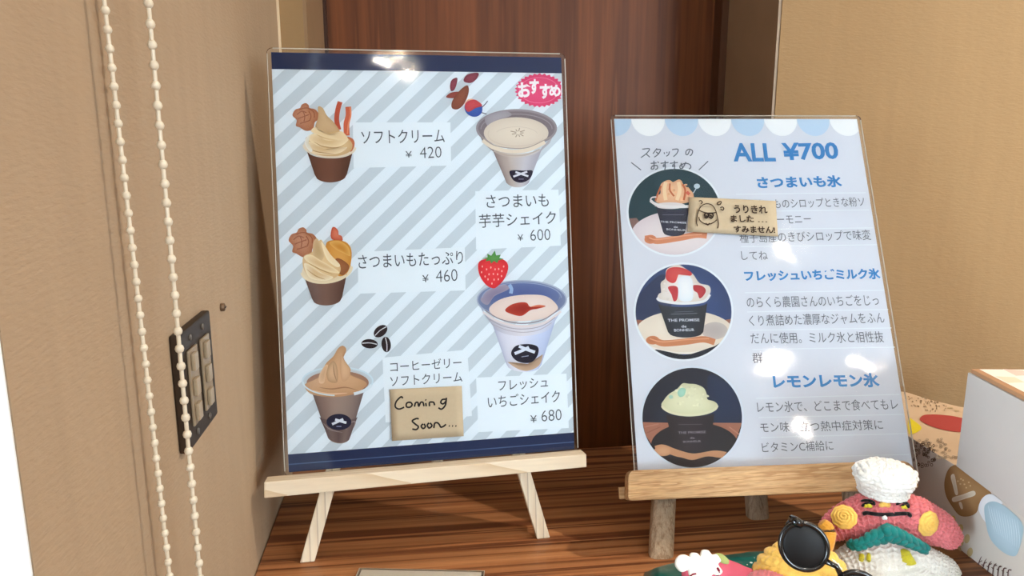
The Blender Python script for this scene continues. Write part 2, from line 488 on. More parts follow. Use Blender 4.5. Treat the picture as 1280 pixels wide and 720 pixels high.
class Pic:
    def __init__(s, sheet, fr=(0, 0, 1), clip=None):
        s.S = sheet; s.fr = fr; s.mb = MB(); s.clip = clip; s.flat = None
        if type(sheet) is Sheet: sheet.layer = 12 if clip else 6

    def zz(s):
        if s.flat is None: return s.S.z()
        return s.flat

    def hold(s, on=True):
        s.flat = s.S.z() if on else None
        return s

    def P(s, x, y):
        if s.clip:
            cx, cy, r, ry = s.clip
            dx, dy = (x - cx) / r, (y - cy) / ry; d = sqrt(dx * dx + dy * dy)
            if d > 1: x = cx + dx / d * r; y = cy + dy / d * ry
        return s.S.uv(s.fr[0] + x / s.fr[2], s.fr[1] + y / s.fr[2])

    def fan(s, pts, e, c=None, ctr=None, rings=3):
        z = s.zz(); n = len(pts); e = lin(e); c = lin(c) if c else e
        if ctr is None: ctr = (sum(p[0] for p in pts) / n, sum(p[1] for p in pts) / n)
        u = s.P(*ctr); vv = [(u[0], u[1], z)]; cc = [c]; ff = []
        for k in range(1, rings + 1):
            t = k / rings; tt = t * t
            for p in pts:
                q = s.P(ctr[0] + (p[0] - ctr[0]) * t, ctr[1] + (p[1] - ctr[1]) * t)
                vv.append((q[0], q[1], z)); cc.append(tuple(a * (1 - tt) + b * tt for a, b in zip(c, e)))
        for i in range(n): ff.append((0, 1 + i, 1 + (i + 1) % n))
        for k in range(1, rings):
            o = 1 + (k - 1) * n
            for i in range(n):
                ff.append((o + i, o + n + i, o + n + (i + 1) % n, o + (i + 1) % n))
        s.mb.add(vv, ff, cc); return s

    def blob(s, pts, e, c=None, ctr=None):
        return s.fan(catmull(pts, 5), e, c, ctr)

    def ell(s, cx, cy, rx, ry, e, c=None, rot=0, n=40):
        R = radians(rot)
        return s.fan([(cx + rx * cos(t) * cos(R) - ry * sin(t) * sin(R), cy + rx * cos(t) * sin(R) + ry * sin(t) * cos(R)) for t in [2 * pi * k / n for k in range(n)]], e, c)

    def poly(s, pts, col):
        z = s.zz(); vv = []
        for p in pts:
            q = s.P(*p); vv.append((q[0], q[1], z))
        s.mb.add(vv, [tuple(range(len(pts)))], [lin(col)] * len(pts)); return s

    def ring(s, cx, cy, rx, ry, w, col, a0=0, a1=360, rot=0, n=44):
        R = radians(rot); pts = []
        for k in range(n + 1):
            t = radians(a0 + (a1 - a0) * k / n)
            pts.append((cx + rx * cos(t) * cos(R) - ry * sin(t) * sin(R), cy + rx * cos(t) * sin(R) + ry * sin(t) * cos(R)))
        return s.line(pts, w, col, False)

    def line(s, pts, w, col, smooth=True, taper=False):
        if smooth and len(pts) > 2: pts = catmull(pts, 5, False)
        z = s.zz(); vv = []; ff = []; n = len(pts)
        for i, p in enumerate(pts):
            a = pts[max(i - 1, 0)]; b = pts[min(i + 1, n - 1)]
            dx, dy = b[0] - a[0], b[1] - a[1]; L = sqrt(dx * dx + dy * dy) or 1
            ww = w / 2 * (sin(pi * (i + .6) / (n + .2)) if taper else 1)
            for sg in (1, -1):
                q = s.P(p[0] - dy / L * ww * sg, p[1] + dx / L * ww * sg); vv.append((q[0], q[1], z))
        for i in range(n - 1): ff.append((2 * i, 2 * i + 1, 2 * i + 3, 2 * i + 2))
        s.mb.add(vv, ff, [lin(col)] * len(vv)); return s

    def cup(s, tl, tr, bl, br, sag_t, sag_b, cols, ny=5, nx=14):
        """tapered cup side; cols: colours from left to right"""
        z = s.zz(); vv = []; cc = []; ff = []
        L = [lin(c) for c in cols]
        for j in range(ny + 1):
            t = j / ny
            for i in range(nx + 1):
                q = i / nx; bow = 1 - (2 * q - 1) ** 2
                rnd = 1 - (2 * q - 1) ** 6
                xa = tl[0] + (bl[0] - tl[0]) * t; xb = tr[0] + (br[0] - tr[0]) * t
                ya = tl[1] + (bl[1] - tl[1]) * t; yb = tr[1] + (br[1] - tr[1]) * t
                sag = sag_t * (1 - t) + sag_b * t
                x = xa + (xb - xa) * q; y = ya + (yb - ya) * q + sag * sqrt(max(0, bow))
                p = s.P(x, y); vv.append((p[0], p[1], z))
                f = q * (len(L) - 1); k = min(int(f), len(L) - 2); f -= k
                cc.append(tuple(a * (1 - f) + b * f for a, b in zip(L[k], L[k + 1])))
        for j in range(ny):
            for i in range(nx):
                a = j * (nx + 1) + i; ff.append((a, a + 1, a + nx + 2, a + nx + 1))
        s.mb.add(vv, ff, cc); return s

    def done(s, name, parent, label=None):
        o = s.mb.build(name, M_PRINT, parent, world=False, recalc=False)
        if label: o['label'] = label
        return o


TXT = {}


def text_mesh(body, bold):
    c = bpy.data.curves.new('t', 'FONT'); c.body = body; c.resolution_u = 3; c.offset = bold
    o = bpy.data.objects.new('t', c); COL.objects.link(o)
    dg = bpy.context.evaluated_depsgraph_get()
    me = bpy.data.meshes.new_from_object(o.evaluated_get(dg))
    vv = [v.co.copy() for v in me.vertices]; ff = [tuple(p.vertices) for p in me.polygons]
    bpy.data.objects.remove(o); bpy.data.meshes.remove(me); bpy.data.curves.remove(c)
    return vv, ff


def text(sheet, parent, body, bl, br, h, col, bold=0.0, shear=0.0, name='lettering', zoff=None):
    """fit the words between two surveyed baseline points, h = height in picture pixels"""
    vv, ff = text_mesh(body, bold)
    x0 = min(v.x for v in vv); x1 = max(v.x for v in vv); y0 = min(v.y for v in vv); y1 = max(v.y for v in vv)
    B = sheet.uv(*bl); R = sheet.uv(*br); U = sheet.uv(bl[0], bl[1] - h)
    U = (0 + (U[0] - B[0]) * 0, U[1] - B[1])
    z = (.0003 if type(sheet) is Sheet else sheet.z()) if zoff is None else zoff
    out = []
    for v in vv:
        s_ = (v.x - x0) / (x1 - x0); t_ = (v.y - y0) / (y1 - y0)
        out.append((B[0] + (R[0] - B[0]) * s_ + shear * U[1] * t_, B[1] + (R[1] - B[1]) * s_ + U[1] * t_, z))
    m = MB().add(out, ff, [lin(col)] * len(out))
    return m.build(name, M_PRINT, parent, world=False, recalc=False)


def sheet_base(name, F, W, H, label, film=.003, paper=(236, 245, 252)):
    r = empty(name, F)
    tag(r, label, 'menu sign')
    m = MB()
    m.box((0, -H, -.0001), (W, 0, .0001))
    p = m.build('paper', plain(name + '_paper', paper, .6, .2), r, world=False)
    # laminate pouch with rounded corners, front and back sheet plus rim
    rad = .004; pts = []
    for cx, cy, a0 in ((W + film - rad, film - rad, 0), (-film + rad, film - rad, 90), (-film + rad, -H - film + rad, 180), (W + film - rad, -H - film + rad, 270)):
        for k in range(7):
            a = radians(a0 + 15 * k); pts.append((cx + rad * cos(a), cy + rad * sin(a)))
    n = len(pts); zf, zb = .0011, -.0003
    m = MB().add([(x, y, zf) for x, y in pts] + [(x, y, zb) for x, y in pts],
                 [tuple(range(n)), tuple(range(2 * n - 1, n - 1, -1))] + [(i, (i + 1) % n, n + (i + 1) % n, n + i) for i in range(n)])
    f = m.build('laminate_film', M_FILM, r, world=False)
    m = MB()
    o = film - .0001; i_ = film - .0006
    for (xa, ya, xb, yb) in ((-o + .004, i_, W + o - .004, o), (-o + .004, -H - o, W + o - .004, -H - i_), (-o, -H - o + .004, -i_, o - .004), (W + i_, -H - o + .004, W + o, o - .004)):
        m.box((xa, ya, .0001), (xb, yb, .0009))
    m.build('film_edge', plain('film_edge', (226, 216, 200), .25, .6), r, world=False)
    return r, p


A4W, A4H = .21, .297
# ================================================================== left menu sign (soft cream and shakes)
POS1, P1 = sheet_base('menu_sign', F1, A4W, A4H, 'large laminated menu with diagonal grey stripes, navy bands and five dessert pictures on pale easel')
NAVY = (24, 44, 86)
q = MB()
z = S1.z(); per = .0218; dark = .0112; ang = radians(43); slope = math.tan(ang)
top, bot = -.0118, -A4H + .0128
ph = S1.uv(356, 88)[0]


def clip_poly(pts, x0, x1, y0, y1):
    for ax, lim, sg in ((0, x0, 1), (0, x1, -1), (1, y0, 1), (1, y1, -1)):
        out = []
        for i in range(len(pts)):
            a, b = pts[i], pts[(i + 1) % len(pts)]
            ia, ib = (a[ax] - lim) * sg >= 0, (b[ax] - lim) * sg >= 0
            if ia: out.append(a)
            if ia != ib:
                t = (lim - a[ax]) / (b[ax] - a[ax]); out.append((a[0] + (b[0] - a[0]) * t, a[1] + (b[1] - a[1]) * t))
        pts = out
        if not pts: return []
    return pts


H_ = top - bot; L_ = H_ / slope
for k in range(-2, 30):
    x = ph + k * per
    pp = clip_poly([(x, top), (x + dark, top), (x + dark - L_, bot), (x - L_, bot)], 0, A4W, bot, top)
    if len(pp) > 2: q.add([(a, b, z) for a, b in pp], [tuple(range(len(pp)))], [lin((208, 218, 225))] * len(pp))
q.build('printed_stripes', M_PRINT, P1, world=False, recalc=False)
z = S1.z()
q = MB()
for y0, y1 in ((top, 0), (-A4H, bot)):
    q = MB(); q.add([(0, y0, z), (A4W, y0, z), (A4W, y1, z), (0, y1, z)], [(0, 1, 2, 3)], [lin(NAVY)] * 4)
    q.build('navy_band', M_PRINT, P1, world=False, recalc=False)
z = S1.z(); q = MB()
q.add([(0, -A4H + .0052, z), (A4W, -A4H + .0052, z), (A4W, -A4H + .006, z), (0, -A4H + .006, z)], [(0, 1, 2, 3)], [lin((70, 96, 140))] * 4)
q.build('band_line', M_PRINT, P1, world=False, recalc=False)
LB = (238, 246, 252)
for pp in ([(441, 153), (563, 153), (564, 207), (442, 210)], [(447, 315), (581, 309), (582, 363), (448, 367)], [(594, 239), (698, 237), (701, 307), (595, 312)],
           [(478, 447), (584, 437), (590, 520), (482, 528)], [(595, 472), (708, 467), (711, 535), (598, 540)]):
    c = Pic(S1); c.poly(pp, LB); c.done('label_panel', P1)
INK = (70, 78, 88)
for s_, bl, br, h in (('ソフトクリーム', (452, 180), (556, 178), 17), ('¥', (507, 197), (515, 197), 8), ('420', (525, 198), (552, 197), 14),
                      ('さつまいもたっぷり', (448, 336), (579, 330), 17), ('¥', (528, 353), (536, 352), 9), ('460', (545, 353), (572, 351), 15),
                      ('さつまいも', (608, 260), (686, 258), 16), ('芋芋シェイク', (599, 285), (695, 280), 17), ('¥', (647, 301), (654, 301), 8), ('600', (663, 301), (688, 300), 14),
                      ('コーヒーゼリー', (488, 465), (577, 459), 13), ('ソフトクリーム', (488, 483), (578, 477), 13), (')', (575, 509), (578, 509), 12),
                      ('フレッシュ', (623, 489), (685, 484), 13), ('いちごシェイク', (610, 510), (700, 502), 15), ('¥', (663, 528), (671, 528), 9), ('680', (677, 527), (702, 525), 14)):
    text(S1, P1, s_, bl, br, h, INK, -.012 if s_.isdigit() else .001)
# --- soft cream cup 1
CREAM, CREAM2, CSH = (246, 226, 188), (226, 196, 148), (196, 160, 112)
ROSE = (186, 122, 86)


def cookie(c, cx, cy, k, hx, hy):
    c.blob([(cx + x * k, cy + y * k) for x, y in ((-20, -62), (2, -70), (18, -58), (22, -44), (52, -36), (72, -10), (66, 20), (50, 34), (40, 70), (4, 80), (-30, 62), (-52, 52), (-48, 22), (-70, -4), (-56, -34), (-30, -44))], (176, 108, 72), (206, 146, 108))
    for a in (((-46, -8), (-20, -26), (6, -18)), ((-40, 14), (-8, 2), (20, -8)), ((-30, 40), (0, 32), (26, 22)), ((-14, -28), (-4, 0), (-8, 30)), ((18, -26), (30, 0), (22, 26)), ((-34, -34), (6, -44), (44, -22), (48, 10))):
        c.line([(cx + x * k, cy + y * k) for x, y in a], 5 * k, (160, 94, 60))


c = Pic(S1, (340, 110, 5.54))
c.line([(472, 96), (456, 150), (448, 220), (462, 290)], 34, (196, 84, 56)).line([(528, 130), (530, 190), (516, 250), (518, 330)], 40, (212, 104, 70))
c.line([(540, 132), (545, 190), (530, 250), (522, 320)], 10, (236, 150, 110))
cookie(c, 232, 195, 1.28, 0, 0)
c.blob([(320, 130), (352, 140), (380, 190), (430, 240), (470, 300), (460, 330), (340, 320), (300, 280), (320, 200)], (206, 172, 128), (222, 192, 150))
c.ell(396, 405, 178, 78, (238, 226, 206), (226, 206, 176), rot=3)
c.blob([(500, 340), (556, 350), (572, 390), (550, 440), (520, 420)], (190, 100, 62), (214, 126, 84))
c.blob([(240, 340), (330, 320), (470, 300), (520, 340), (556, 390), (540, 440), (460, 470), (340, 468), (262, 440), (236, 400)], (214, 180, 130), (236, 210, 166))
c.blob([(270, 300), (300, 270), (330, 300), (420, 330), (480, 300), (526, 350), (500, 366), (400, 350), (330, 330)], CREAM, (240, 214, 170))
c.blob([(250, 350), (290, 316), (350, 350), (440, 366), (530, 356), (470, 406), (380, 410), (300, 392)], (252, 234, 198), CREAM2)
c.line([(290, 372), (350, 404), (440, 414), (500, 396)], 8, CSH, taper=True)
c.blob([(232, 400), (262, 372), (330, 410), (420, 430), (520, 410), (470, 450), (380, 460), (280, 450)], (250, 232, 200), CREAM2)
c.line([(262, 424), (330, 446), (430, 456)], 7, CSH, taper=True)
c.blob([(226, 380), (250, 330), (262, 330), (246, 380), (280, 430), (262, 440)], (244, 244, 240), (236, 226, 206))
c.cup((240, 432), (560, 440), (296, 600), (520, 596), 52, 56, [(96, 58, 42), (122, 76, 56), (128, 82, 62), (112, 70, 52), (88, 52, 38)])
c.ring(398, 404, 180, 76, 12, (238, 226, 206), 0, 180, rot=3)
c.done('printed_dessert', P1)
# --- soft cream cup 2
c = Pic(S1, (350, 270, 6.0))
c.blob([(390, 90), (412, 84), (436, 110), (440, 140), (462, 150), (466, 186), (400, 180), (380, 150)], (196, 78, 50), (224, 130, 100))
cookie(c, 170, 190, 1.5, 0, 0)
c.ell(350, 400, 186, 98, (240, 226, 196), (226, 200, 160), rot=-7)
c.blob([(350, 200), (420, 180), (500, 200), (536, 260), (530, 360), (500, 430), (440, 450), (400, 380), (350, 280)], (212, 146, 56), (226, 170, 86))
c.blob([(370, 200), (440, 186), (510, 230), (528, 300), (480, 280), (420, 250)], (236, 190, 104), (214, 150, 60))
c.blob([(420, 320), (470, 330), (520, 380), (480, 440), (440, 430), (410, 380)], (150, 92, 54), (172, 110, 66))
c.blob([(180, 300), (240, 270), (300, 180), (330, 210), (380, 290), (450, 370), (440, 440), (360, 480), (240, 470), (190, 420), (170, 360)], (226, 194, 144), (240, 214, 168))
c.blob([(250, 200), (280, 170), (310, 230), (330, 300), (300, 340), (250, 310)], (224, 198, 156), (206, 176, 130))
c.blob([(310, 200), (330, 215), (380, 290), (450, 366), (420, 380), (350, 320)], (252, 238, 206), CREAM)
c.blob([(180, 310), (230, 290), (300, 330), (420, 400), (440, 430), (340, 410), (230, 360)], (252, 236, 200), CREAM2)
c.line([(210, 350), (300, 400), (400, 440)], 9, CSH, taper=True)
c.blob([(180, 360), (230, 370), (320, 430), (400, 460), (330, 486), (220, 460)], (252, 240, 214), CREAM2)
c.line([(200, 400), (270, 450), (340, 476)], 8, CSH, taper=True)
c.cup((180, 450), (502, 432), (240, 620), (466, 610), 60, 56, [(98, 66, 56), (126, 92, 80), (134, 100, 86), (118, 86, 74), (92, 62, 52)])
c.ring(350, 402, 190, 98, 14, (244, 228, 196), 0, 180, rot=-7)
c.done('printed_dessert', P1)


def round_logo(c, cx, cy, r, ry, k=1.0):
    c.ell(cx, cy, r, ry, (30, 32, 62))
    c.line([(cx - r * .55, cy + ry * .28), (cx + r * .35, cy - ry * .35)], r * .2, (235, 240, 250))
    c.line([(cx - r * .3, cy - ry * .3), (cx + r * .6, cy + ry * .1)], r * .2, (235, 240, 250))
    c.line([(cx - r * .2, cy + ry * .55), (cx + r * .2, cy + ry * .55)], r * .07, (150, 156, 190))


# --- coffee jelly cup
c = Pic(S1, (370, 420, 5.143))
c.ell(268, 290, 230, 92, (206, 222, 232), (190, 170, 156))
c.ell(268, 300, 200, 76, (168, 128, 106), (190, 146, 116))
c.ring(268, 290, 226, 90, 10, (214, 232, 242))
c.cup((92, 330), (448, 318), (196, 628), (352, 640), 60, 56, [(112, 92, 88), (150, 124, 114), (170, 146, 134), (168, 146, 134), (150, 130, 122), (118, 100, 98)])
c.cup((150, 520), (396, 520), (200, 630), (350, 640), 20, 52, [(92, 74, 76), (128, 104, 98), (110, 88, 84), (136, 114, 108), (96, 78, 80)])
for a in (((176, 560), (220, 600), (300, 620)), ((200, 600), (260, 580), (330, 600)), ((340, 560), (380, 550), (370, 590))):
    c.line(a, 8, (158, 140, 136), taper=True)
c.blob([(58, 310), (120, 280), (160, 250), (190, 180), (240, 130), (270, 80), (300, 62), (322, 80), (318, 108), (304, 100), (310, 150), (350, 210), (354, 250), (440, 290), (450, 320), (380, 370), (250, 392), (120, 380), (70, 350)], (204, 160, 120), (226, 186, 146))
c.blob([(210, 190), (240, 160), (262, 190), (270, 260), (260, 300), (210, 290), (196, 240)], (196, 158, 122), (228, 194, 156))
c.blob([(290, 110), (306, 150), (346, 214), (340, 270), (300, 290), (284, 220)], (214, 172, 134), (232, 196, 158))
c.blob([(150, 250), (186, 190), (206, 190), (190, 250), (180, 300), (150, 300)], (236, 204, 166), (222, 184, 146))
c.line([(150, 330), (230, 340), (320, 330), (400, 350)], 9, (178, 134, 100), taper=True).line([(110, 350), (210, 372), (330, 366)], 12, (236, 200, 164), taper=True)
c.line([(240, 180), (246, 240), (262, 290)], 7, (176, 138, 106), taper=True)
c.ring(268, 294, 222, 88, 20, (226, 238, 246), 12, 62).ring(268, 294, 222, 88, 9, (222, 236, 244), 95, 180)
round_logo(c, 276, 552, 80, 52)
c.done('printed_dessert', P1)
# --- coffee beans
c = Pic(S1, (340, 390, 3.427))
for x, y, rx, ry, ro in ((465, 82, 33, 22, -38), (418, 136, 35, 20, 4), (489, 139, 33, 20, 84)):
    c.ell(x, y, rx, ry, (38, 26, 34), rot=ro)
    R = radians(ro); c.line([(x - rx * .9 * cos(R), y - rx * .9 * sin(R)), (x + 3 * sin(R), y - 4 * cos(R)), (x + rx * .9 * cos(R), y + rx * .9 * sin(R))], 4, (226, 226, 232))
c.done('printed_coffee_beans', P1)
# --- sweet potatoes
c = Pic(S1, (550, 80, 4.5))
c.blob([(132, 90), (150, 62), (190, 50), (218, 54), (206, 84), (176, 106), (144, 104)], (120, 40, 62), (150, 60, 78))
c.blob([(56, 124), (66, 90), (96, 78), (94, 112), (80, 146), (62, 152)], (120, 40, 62), (146, 56, 74))
c.blob([(34, 184), (60, 162), (110, 156), (120, 170), (92, 190), (50, 192)], (140, 54, 50), (160, 72, 60))
c.blob([(66, 246), (70, 206), (110, 150), (150, 120), (162, 140), (156, 180), (130, 232), (96, 256)], (130, 66, 46), (156, 86, 62))
c.line([(142, 230), (160, 206), (186, 204)], 14, (246, 190, 150))
c.ell(188, 250, 52, 46, (44, 84, 168), (52, 96, 180), rot=30)
c.blob([(140, 246), (150, 216), (190, 200), (222, 216), (236, 236), (200, 248), (160, 270)], (196, 60, 72), (214, 76, 84))
c.line([(236, 244), (256, 224), (268, 208)], 5, (90, 90, 110)).line([(234, 274), (262, 282)], 5, (90, 90, 110))
c.done('printed_sweet_potatoes', P1)
# --- pink starburst badge
c = Pic(S1, (540, 50, 4.8))
pts = []
for k in range(60):
    t = 2 * pi * k / 60; r = 1.0 if k % 2 else .9
    pts.append((645 + 150 * r * cos(t), 302 + 103 * r * sin(t)))
pts = [(min(x, 775), y) for x, y in pts]
c.fan(pts, (226, 62, 116), (232, 78, 130)).ring(642, 302, 118, 76, 4, (240, 120, 160), 0, 360)
c.done('printed_badge', P1, 'pink starburst badge')
for s_, a, b, h in (('お', (647.5, 122), (664, 122), 19), ('す', (662, 118), (674, 118), 19), ('す', (675, 124), (688, 124), 19), ('め', (686.5, 121), (701, 121), 15)):
    text(S1, P1, s_, a, b, h, (252, 250, 252), .045)
# --- shake cup top right
c = Pic(S1, (550, 80, 4.5))
c.cup((214, 385), (646, 385), (300, 480), (574, 470), 120, 60, [(150, 138, 142), (196, 182, 176), (216, 204, 194), (214, 208, 206), (184, 180, 186)])
c.cup((290, 470), (580, 460), (362, 640), (510, 640), 60, 54, [(130, 112, 112), (176, 160, 154), (200, 186, 178), (206, 198, 198), (210, 206, 212), (190, 186, 196), (176, 172, 184)])
c.ell(430, 362, 226, 106, (140, 128, 134), (120, 106, 112))
c.ring(430, 362, 222, 102, 12, (158, 148, 154)).ring(430, 366, 200, 84, 5, (160, 150, 156), 180, 360)
c.blob([(256, 300), (330, 270), (380, 268), (400, 290), (320, 320), (270, 350)], (164, 156, 164), (176, 170, 178))
c.ell(428, 388, 182, 88, (222, 208, 192), (234, 222, 206))
c.ring(430, 396, 160, 66, 3, (214, 198, 182), 20, 200).ring(430, 400, 120, 46, 3, (216, 202, 188), 200, 350)
for k in range(9):
    t = k * .7; c.line([(440 + 12 * cos(t), 388 + 9 * sin(t)), (440 + (30 + 8 * (k % 3)) * cos(t), 388 + (22 + 6 * (k % 2)) * sin(t))], 5, (172, 154, 136))
c.line([(240, 430), (300, 470), (400, 492), (500, 482), (590, 440)], 22, (236, 222, 204)).line([(234, 410), (300, 456), (400, 474), (500, 468), (620, 410)], 5, (176, 160, 150))
c.line([(300, 490), (380, 514), (480, 512), (560, 480)], 6, (196, 180, 168))
c.blob([(390, 610), (410, 598), (470, 600), (514, 598), (520, 616), (500, 650), (456, 668), (412, 654)], (34, 26, 54))
c.line([(412, 634), (456, 618), (490, 606)], 11, (226, 226, 236)).line([(424, 608), (466, 622), (496, 632)], 11, (226, 226, 236))
c.line([(440, 648), (470, 648)], 3, (150, 146, 176))
c.done('printed_shake', P1)
# --- strawberry shake
c = Pic(S1, (585, 310, 4.5))
c.cup((58, 310), (550, 300), (140, 430), (484, 420), 130, 80, [(176, 178, 196), (214, 212, 222), (230, 226, 232), (222, 224, 238), (186, 196, 222)])
c.cup((134, 420), (490, 410), (214, 650), (412, 656), 80, 44, [(180, 184, 206), (222, 222, 234), (232, 232, 242), (228, 230, 246), (214, 222, 244), (204, 214, 240), (180, 192, 222)])
c.blob([(222, 640), (280, 680), (340, 690), (400, 660), (420, 600), (400, 620), (340, 660), (280, 660)], (206, 176, 150), (190, 158, 130))
c.ell(302, 290, 254, 108, (130, 142, 176), (96, 112, 160))
c.ell(302, 272, 210, 76, (108, 124, 170), (84, 102, 158))
c.blob([(70, 290), (110, 240), (200, 206), (230, 230), (150, 270), (110, 320)], (170, 160, 178), (150, 140, 166))
c.line([(232, 206), (244, 230), (240, 256)], 20, (160, 190, 226)).ring(302, 290, 250, 106, 8, (176, 186, 206))
c.ring(302, 280, 222, 84, 4, (160, 174, 206), 180, 360)
c.blob([(118, 350), (160, 300), (240, 272), (350, 262), (440, 272), (496, 316), (500, 350), (440, 392), (320, 410), (190, 404)], (234, 214, 204), (240, 226, 218))
c.blob([(208, 350), (240, 320), (290, 306), (330, 308), (350, 330), (400, 320), (436, 328), (390, 342), (350, 350), (300, 382), (240, 370)], (190, 64, 44), (164, 36, 26))
c.line([(350, 332), (400, 324), (430, 330)], 10, (226, 130, 96), taper=True)
c.line([(96, 350), (180, 400), (300, 424), (420, 404), (516, 340)], 6, (150, 140, 150)).line([(84, 360), (170, 412), (300, 440), (430, 420), (522, 356)], 13, (236, 226, 226)).line([(120, 400), (200, 440), (300, 456), (410, 440), (490, 390)], 4, (176, 168, 176))
c.line([(140, 430), (220, 462), (310, 474), (400, 460), (470, 420)], 4, (190, 182, 190))
c.blob([(242, 590), (270, 550), (340, 540), (392, 556), (392, 600), (360, 640), (310, 646), (264, 628)], (24, 24, 46))
c.line([(262, 594), (310, 574), (342, 558)], 17, (232, 238, 250)).line([(286, 552), (330, 570), (376, 586)], 17, (232, 238, 250)).line([(300, 612), (340, 606)], 4, (170, 176, 200))
c.blob([(56, 110), (64, 76), (100, 62), (150, 66), (190, 62), (220, 84), (224, 124), (200, 180), (160, 220), (136, 226), (100, 206), (68, 160)], (222, 44, 56), (238, 62, 70))
c.fan([(80, 60), (110, 52), (108, 32), (130, 44), (150, 14), (158, 42), (184, 38), (176, 56), (200, 62), (170, 70), (164, 86), (146, 72), (130, 88), (122, 70), (98, 76), (106, 62)], (84, 150, 74), (98, 166, 86))
c.hold()
for x, y in ((80, 104), (76, 136), (104, 120), (118, 148), (96, 160), (128, 110), (152, 120), (142, 146), (172, 118), (166, 148), (190, 130), (200, 104), (112, 176), (146, 178), (170, 176), (134, 200), (188, 158)):
    c.ell(x, y, 4, 6, (250, 190, 180), n=8)
c.done('printed_strawberry_shake', P1)


# ---------------------------------------------------------------- sticky notes
def note(F, pts, name, label, drop, z0):
    r = empty(name, F)
    tag(r, label, 'sticky note')
    nx, ny = 10, 6; vv = []; ff = []
    for side in (0, 1):
        for j in range(ny + 1):
            for i in range(nx + 1):
                s_, t_ = i / nx, j / ny
                a = [pts[0][k] * (1 - s_) + pts[1][k] * s_ for k in (0, 1)]; b = [pts[3][k] * (1 - s_) + pts[2][k] * s_ for k in (0, 1)]
                vv.append((a[0] * (1 - t_) + b[0] * t_, a[1] * (1 - t_) + b[1] * t_, z0 + .00015 * (1 - side) + drop(s_, t_)))
    N = (nx + 1) * (ny + 1)
    for j in range(ny):
        for i in range(nx):
            a = j * (nx + 1) + i
            ff += [(a, a + 1, a + nx + 2, a + nx + 1), (N + a, N + a + nx + 1, N + a + nx + 2, N + a + 1)]
    bd = [i for i in range(nx + 1)] + [j * (nx + 1) + nx for j in range(1, ny + 1)] + [ny * (nx + 1) + i for i in range(nx - 1, -1, -1)] + [j * (nx + 1) for j in range(ny - 1, 0, -1)]
    for k in range(len(bd)):
        a, b = bd[k], bd[(k + 1) % len(bd)]; ff.append((a, a + N, b + N, b))
    m = MB().add(vv, ff, smooth=True)
    o = m.build('note_paper', plain(name + '_kraft', (188, 173, 147), .8, .1, var=.08, bscale=500), r, world=False)
    return r, o


S1.layer = 0; NZ = .0013
n1r, n1 = note(F1, [S1.uv(487, 486.5), S1.uv(577, 482), S1.uv(579, 544), S1.uv(490, 550)], 'sticky_note', 'square kraft sticky note handwritten Coming Soon on the striped menu', lambda s, t: .0018 * t * t, NZ)


class NoteSheet(Sheet):
    def __init__(s, F, base): super().__init__(F); s.base = base
    def z(s): s.layer += 1; return s.base + s.layer * .00001


def hand(sheet, parent, fr, strokes, w, col, zf, name='handwriting'):
    c = Pic(sheet, fr)
    for st in strokes: c.line(st, w, col)
    for i, v in enumerate(c.mb.v): v.z = zf(v) + .00003 + (v.z - sheet.base)
    return c.done(name, parent)


N1 = NoteSheet(F1, NZ + .0002)
a0 = S1.uv(487, 486); a1 = S1.uv(490, 550)
zf1 = lambda v: NZ + .0002 + .0018 * max(0, min(1, (a0[1] - v.y) / (a0[1] - a1[1]))) ** 2
hand(N1, n1, (340, 390, 3.427), [
    [(560, 368), (552, 362), (532, 382), (528, 404), (544, 414), (566, 406)],
    [(588, 384), (576, 390), (576, 404), (590, 406), (600, 396), (594, 386), (586, 386)],
    [(610, 404), (614, 388), (624, 386), (628, 402), (636, 386), (646, 386), (650, 402)],
    [(658, 388), (660, 402)], [(656, 374), (660, 376)],
    [(674, 402), (674, 386), (684, 384), (692, 386), (696, 398)],
    [(742, 372), (728, 374), (722, 386), (732, 392), (744, 380), (746, 366), (742, 396), (726, 414), (712, 408)],
    [(628, 456), (618, 454), (600, 464), (614, 478), (626, 488), (618, 500), (600, 498)],
    [(646, 476), (638, 486), (646, 496), (656, 488), (650, 476)],
    [(672, 472), (664, 482), (672, 494), (684, 484), (676, 472)],
    [(692, 494), (696, 474), (708, 472), (716, 480), (722, 490), (734, 486), (744, 478)],
    [(756, 484), (760, 486)], [(770, 484), (774, 486)], [(784, 484), (788, 486)],
], 7, (24, 20, 20), zf1)

# ================================================================== right menu sign (shaved ice)
S2.layer = 0
POS2, P2 = sheet_base('menu_sign', F2, A4W, A4H, 'smaller laminated shaved ice menu with scalloped top, blue headings and three round pictures', paper=(226, 229, 238))
c = Pic(S2)
# scallops along the top edge
for k in range(8):
    u0 = (-.5 + k) * .0285 + .0003
    pts = []
    for j in range(17):
        t = pi * j / 16; x = u0 + .01425 + .01425 * cos(t); y = -.0005 - .0155 * sin(t) if j not in (0, 16) else -.0003
        pts.append((min(max(x, .0002), A4W - .0002), y))
    zz = S2.z()
    c.mb.add([(x, y, zz) for x, y in pts], [tuple(range(17))], [lin((200, 222, 242) if k % 2 == 0 else (250, 252, 254))] * 17)
c.done('printed_scallops', P2)
BLUE = (58, 140, 204); GR = (104, 108, 118)
text(S2, P2, 'ALL', (917, 202), (970, 202), 23, BLUE, .03)
text(S2, P2, '¥700', (979, 201), (1049, 199), 22, BLUE, .03)
for s_, a, b, h in (('さつまいも氷', (947, 236), (1053, 234), 15), ('フレッシュいちごミルク氷', (931, 352), (1101, 349), 14), ('レモンレモン氷', (967, 486), (1100, 484), 18)):
    text(S2, P2, s_, a, b, h, BLUE, .04)
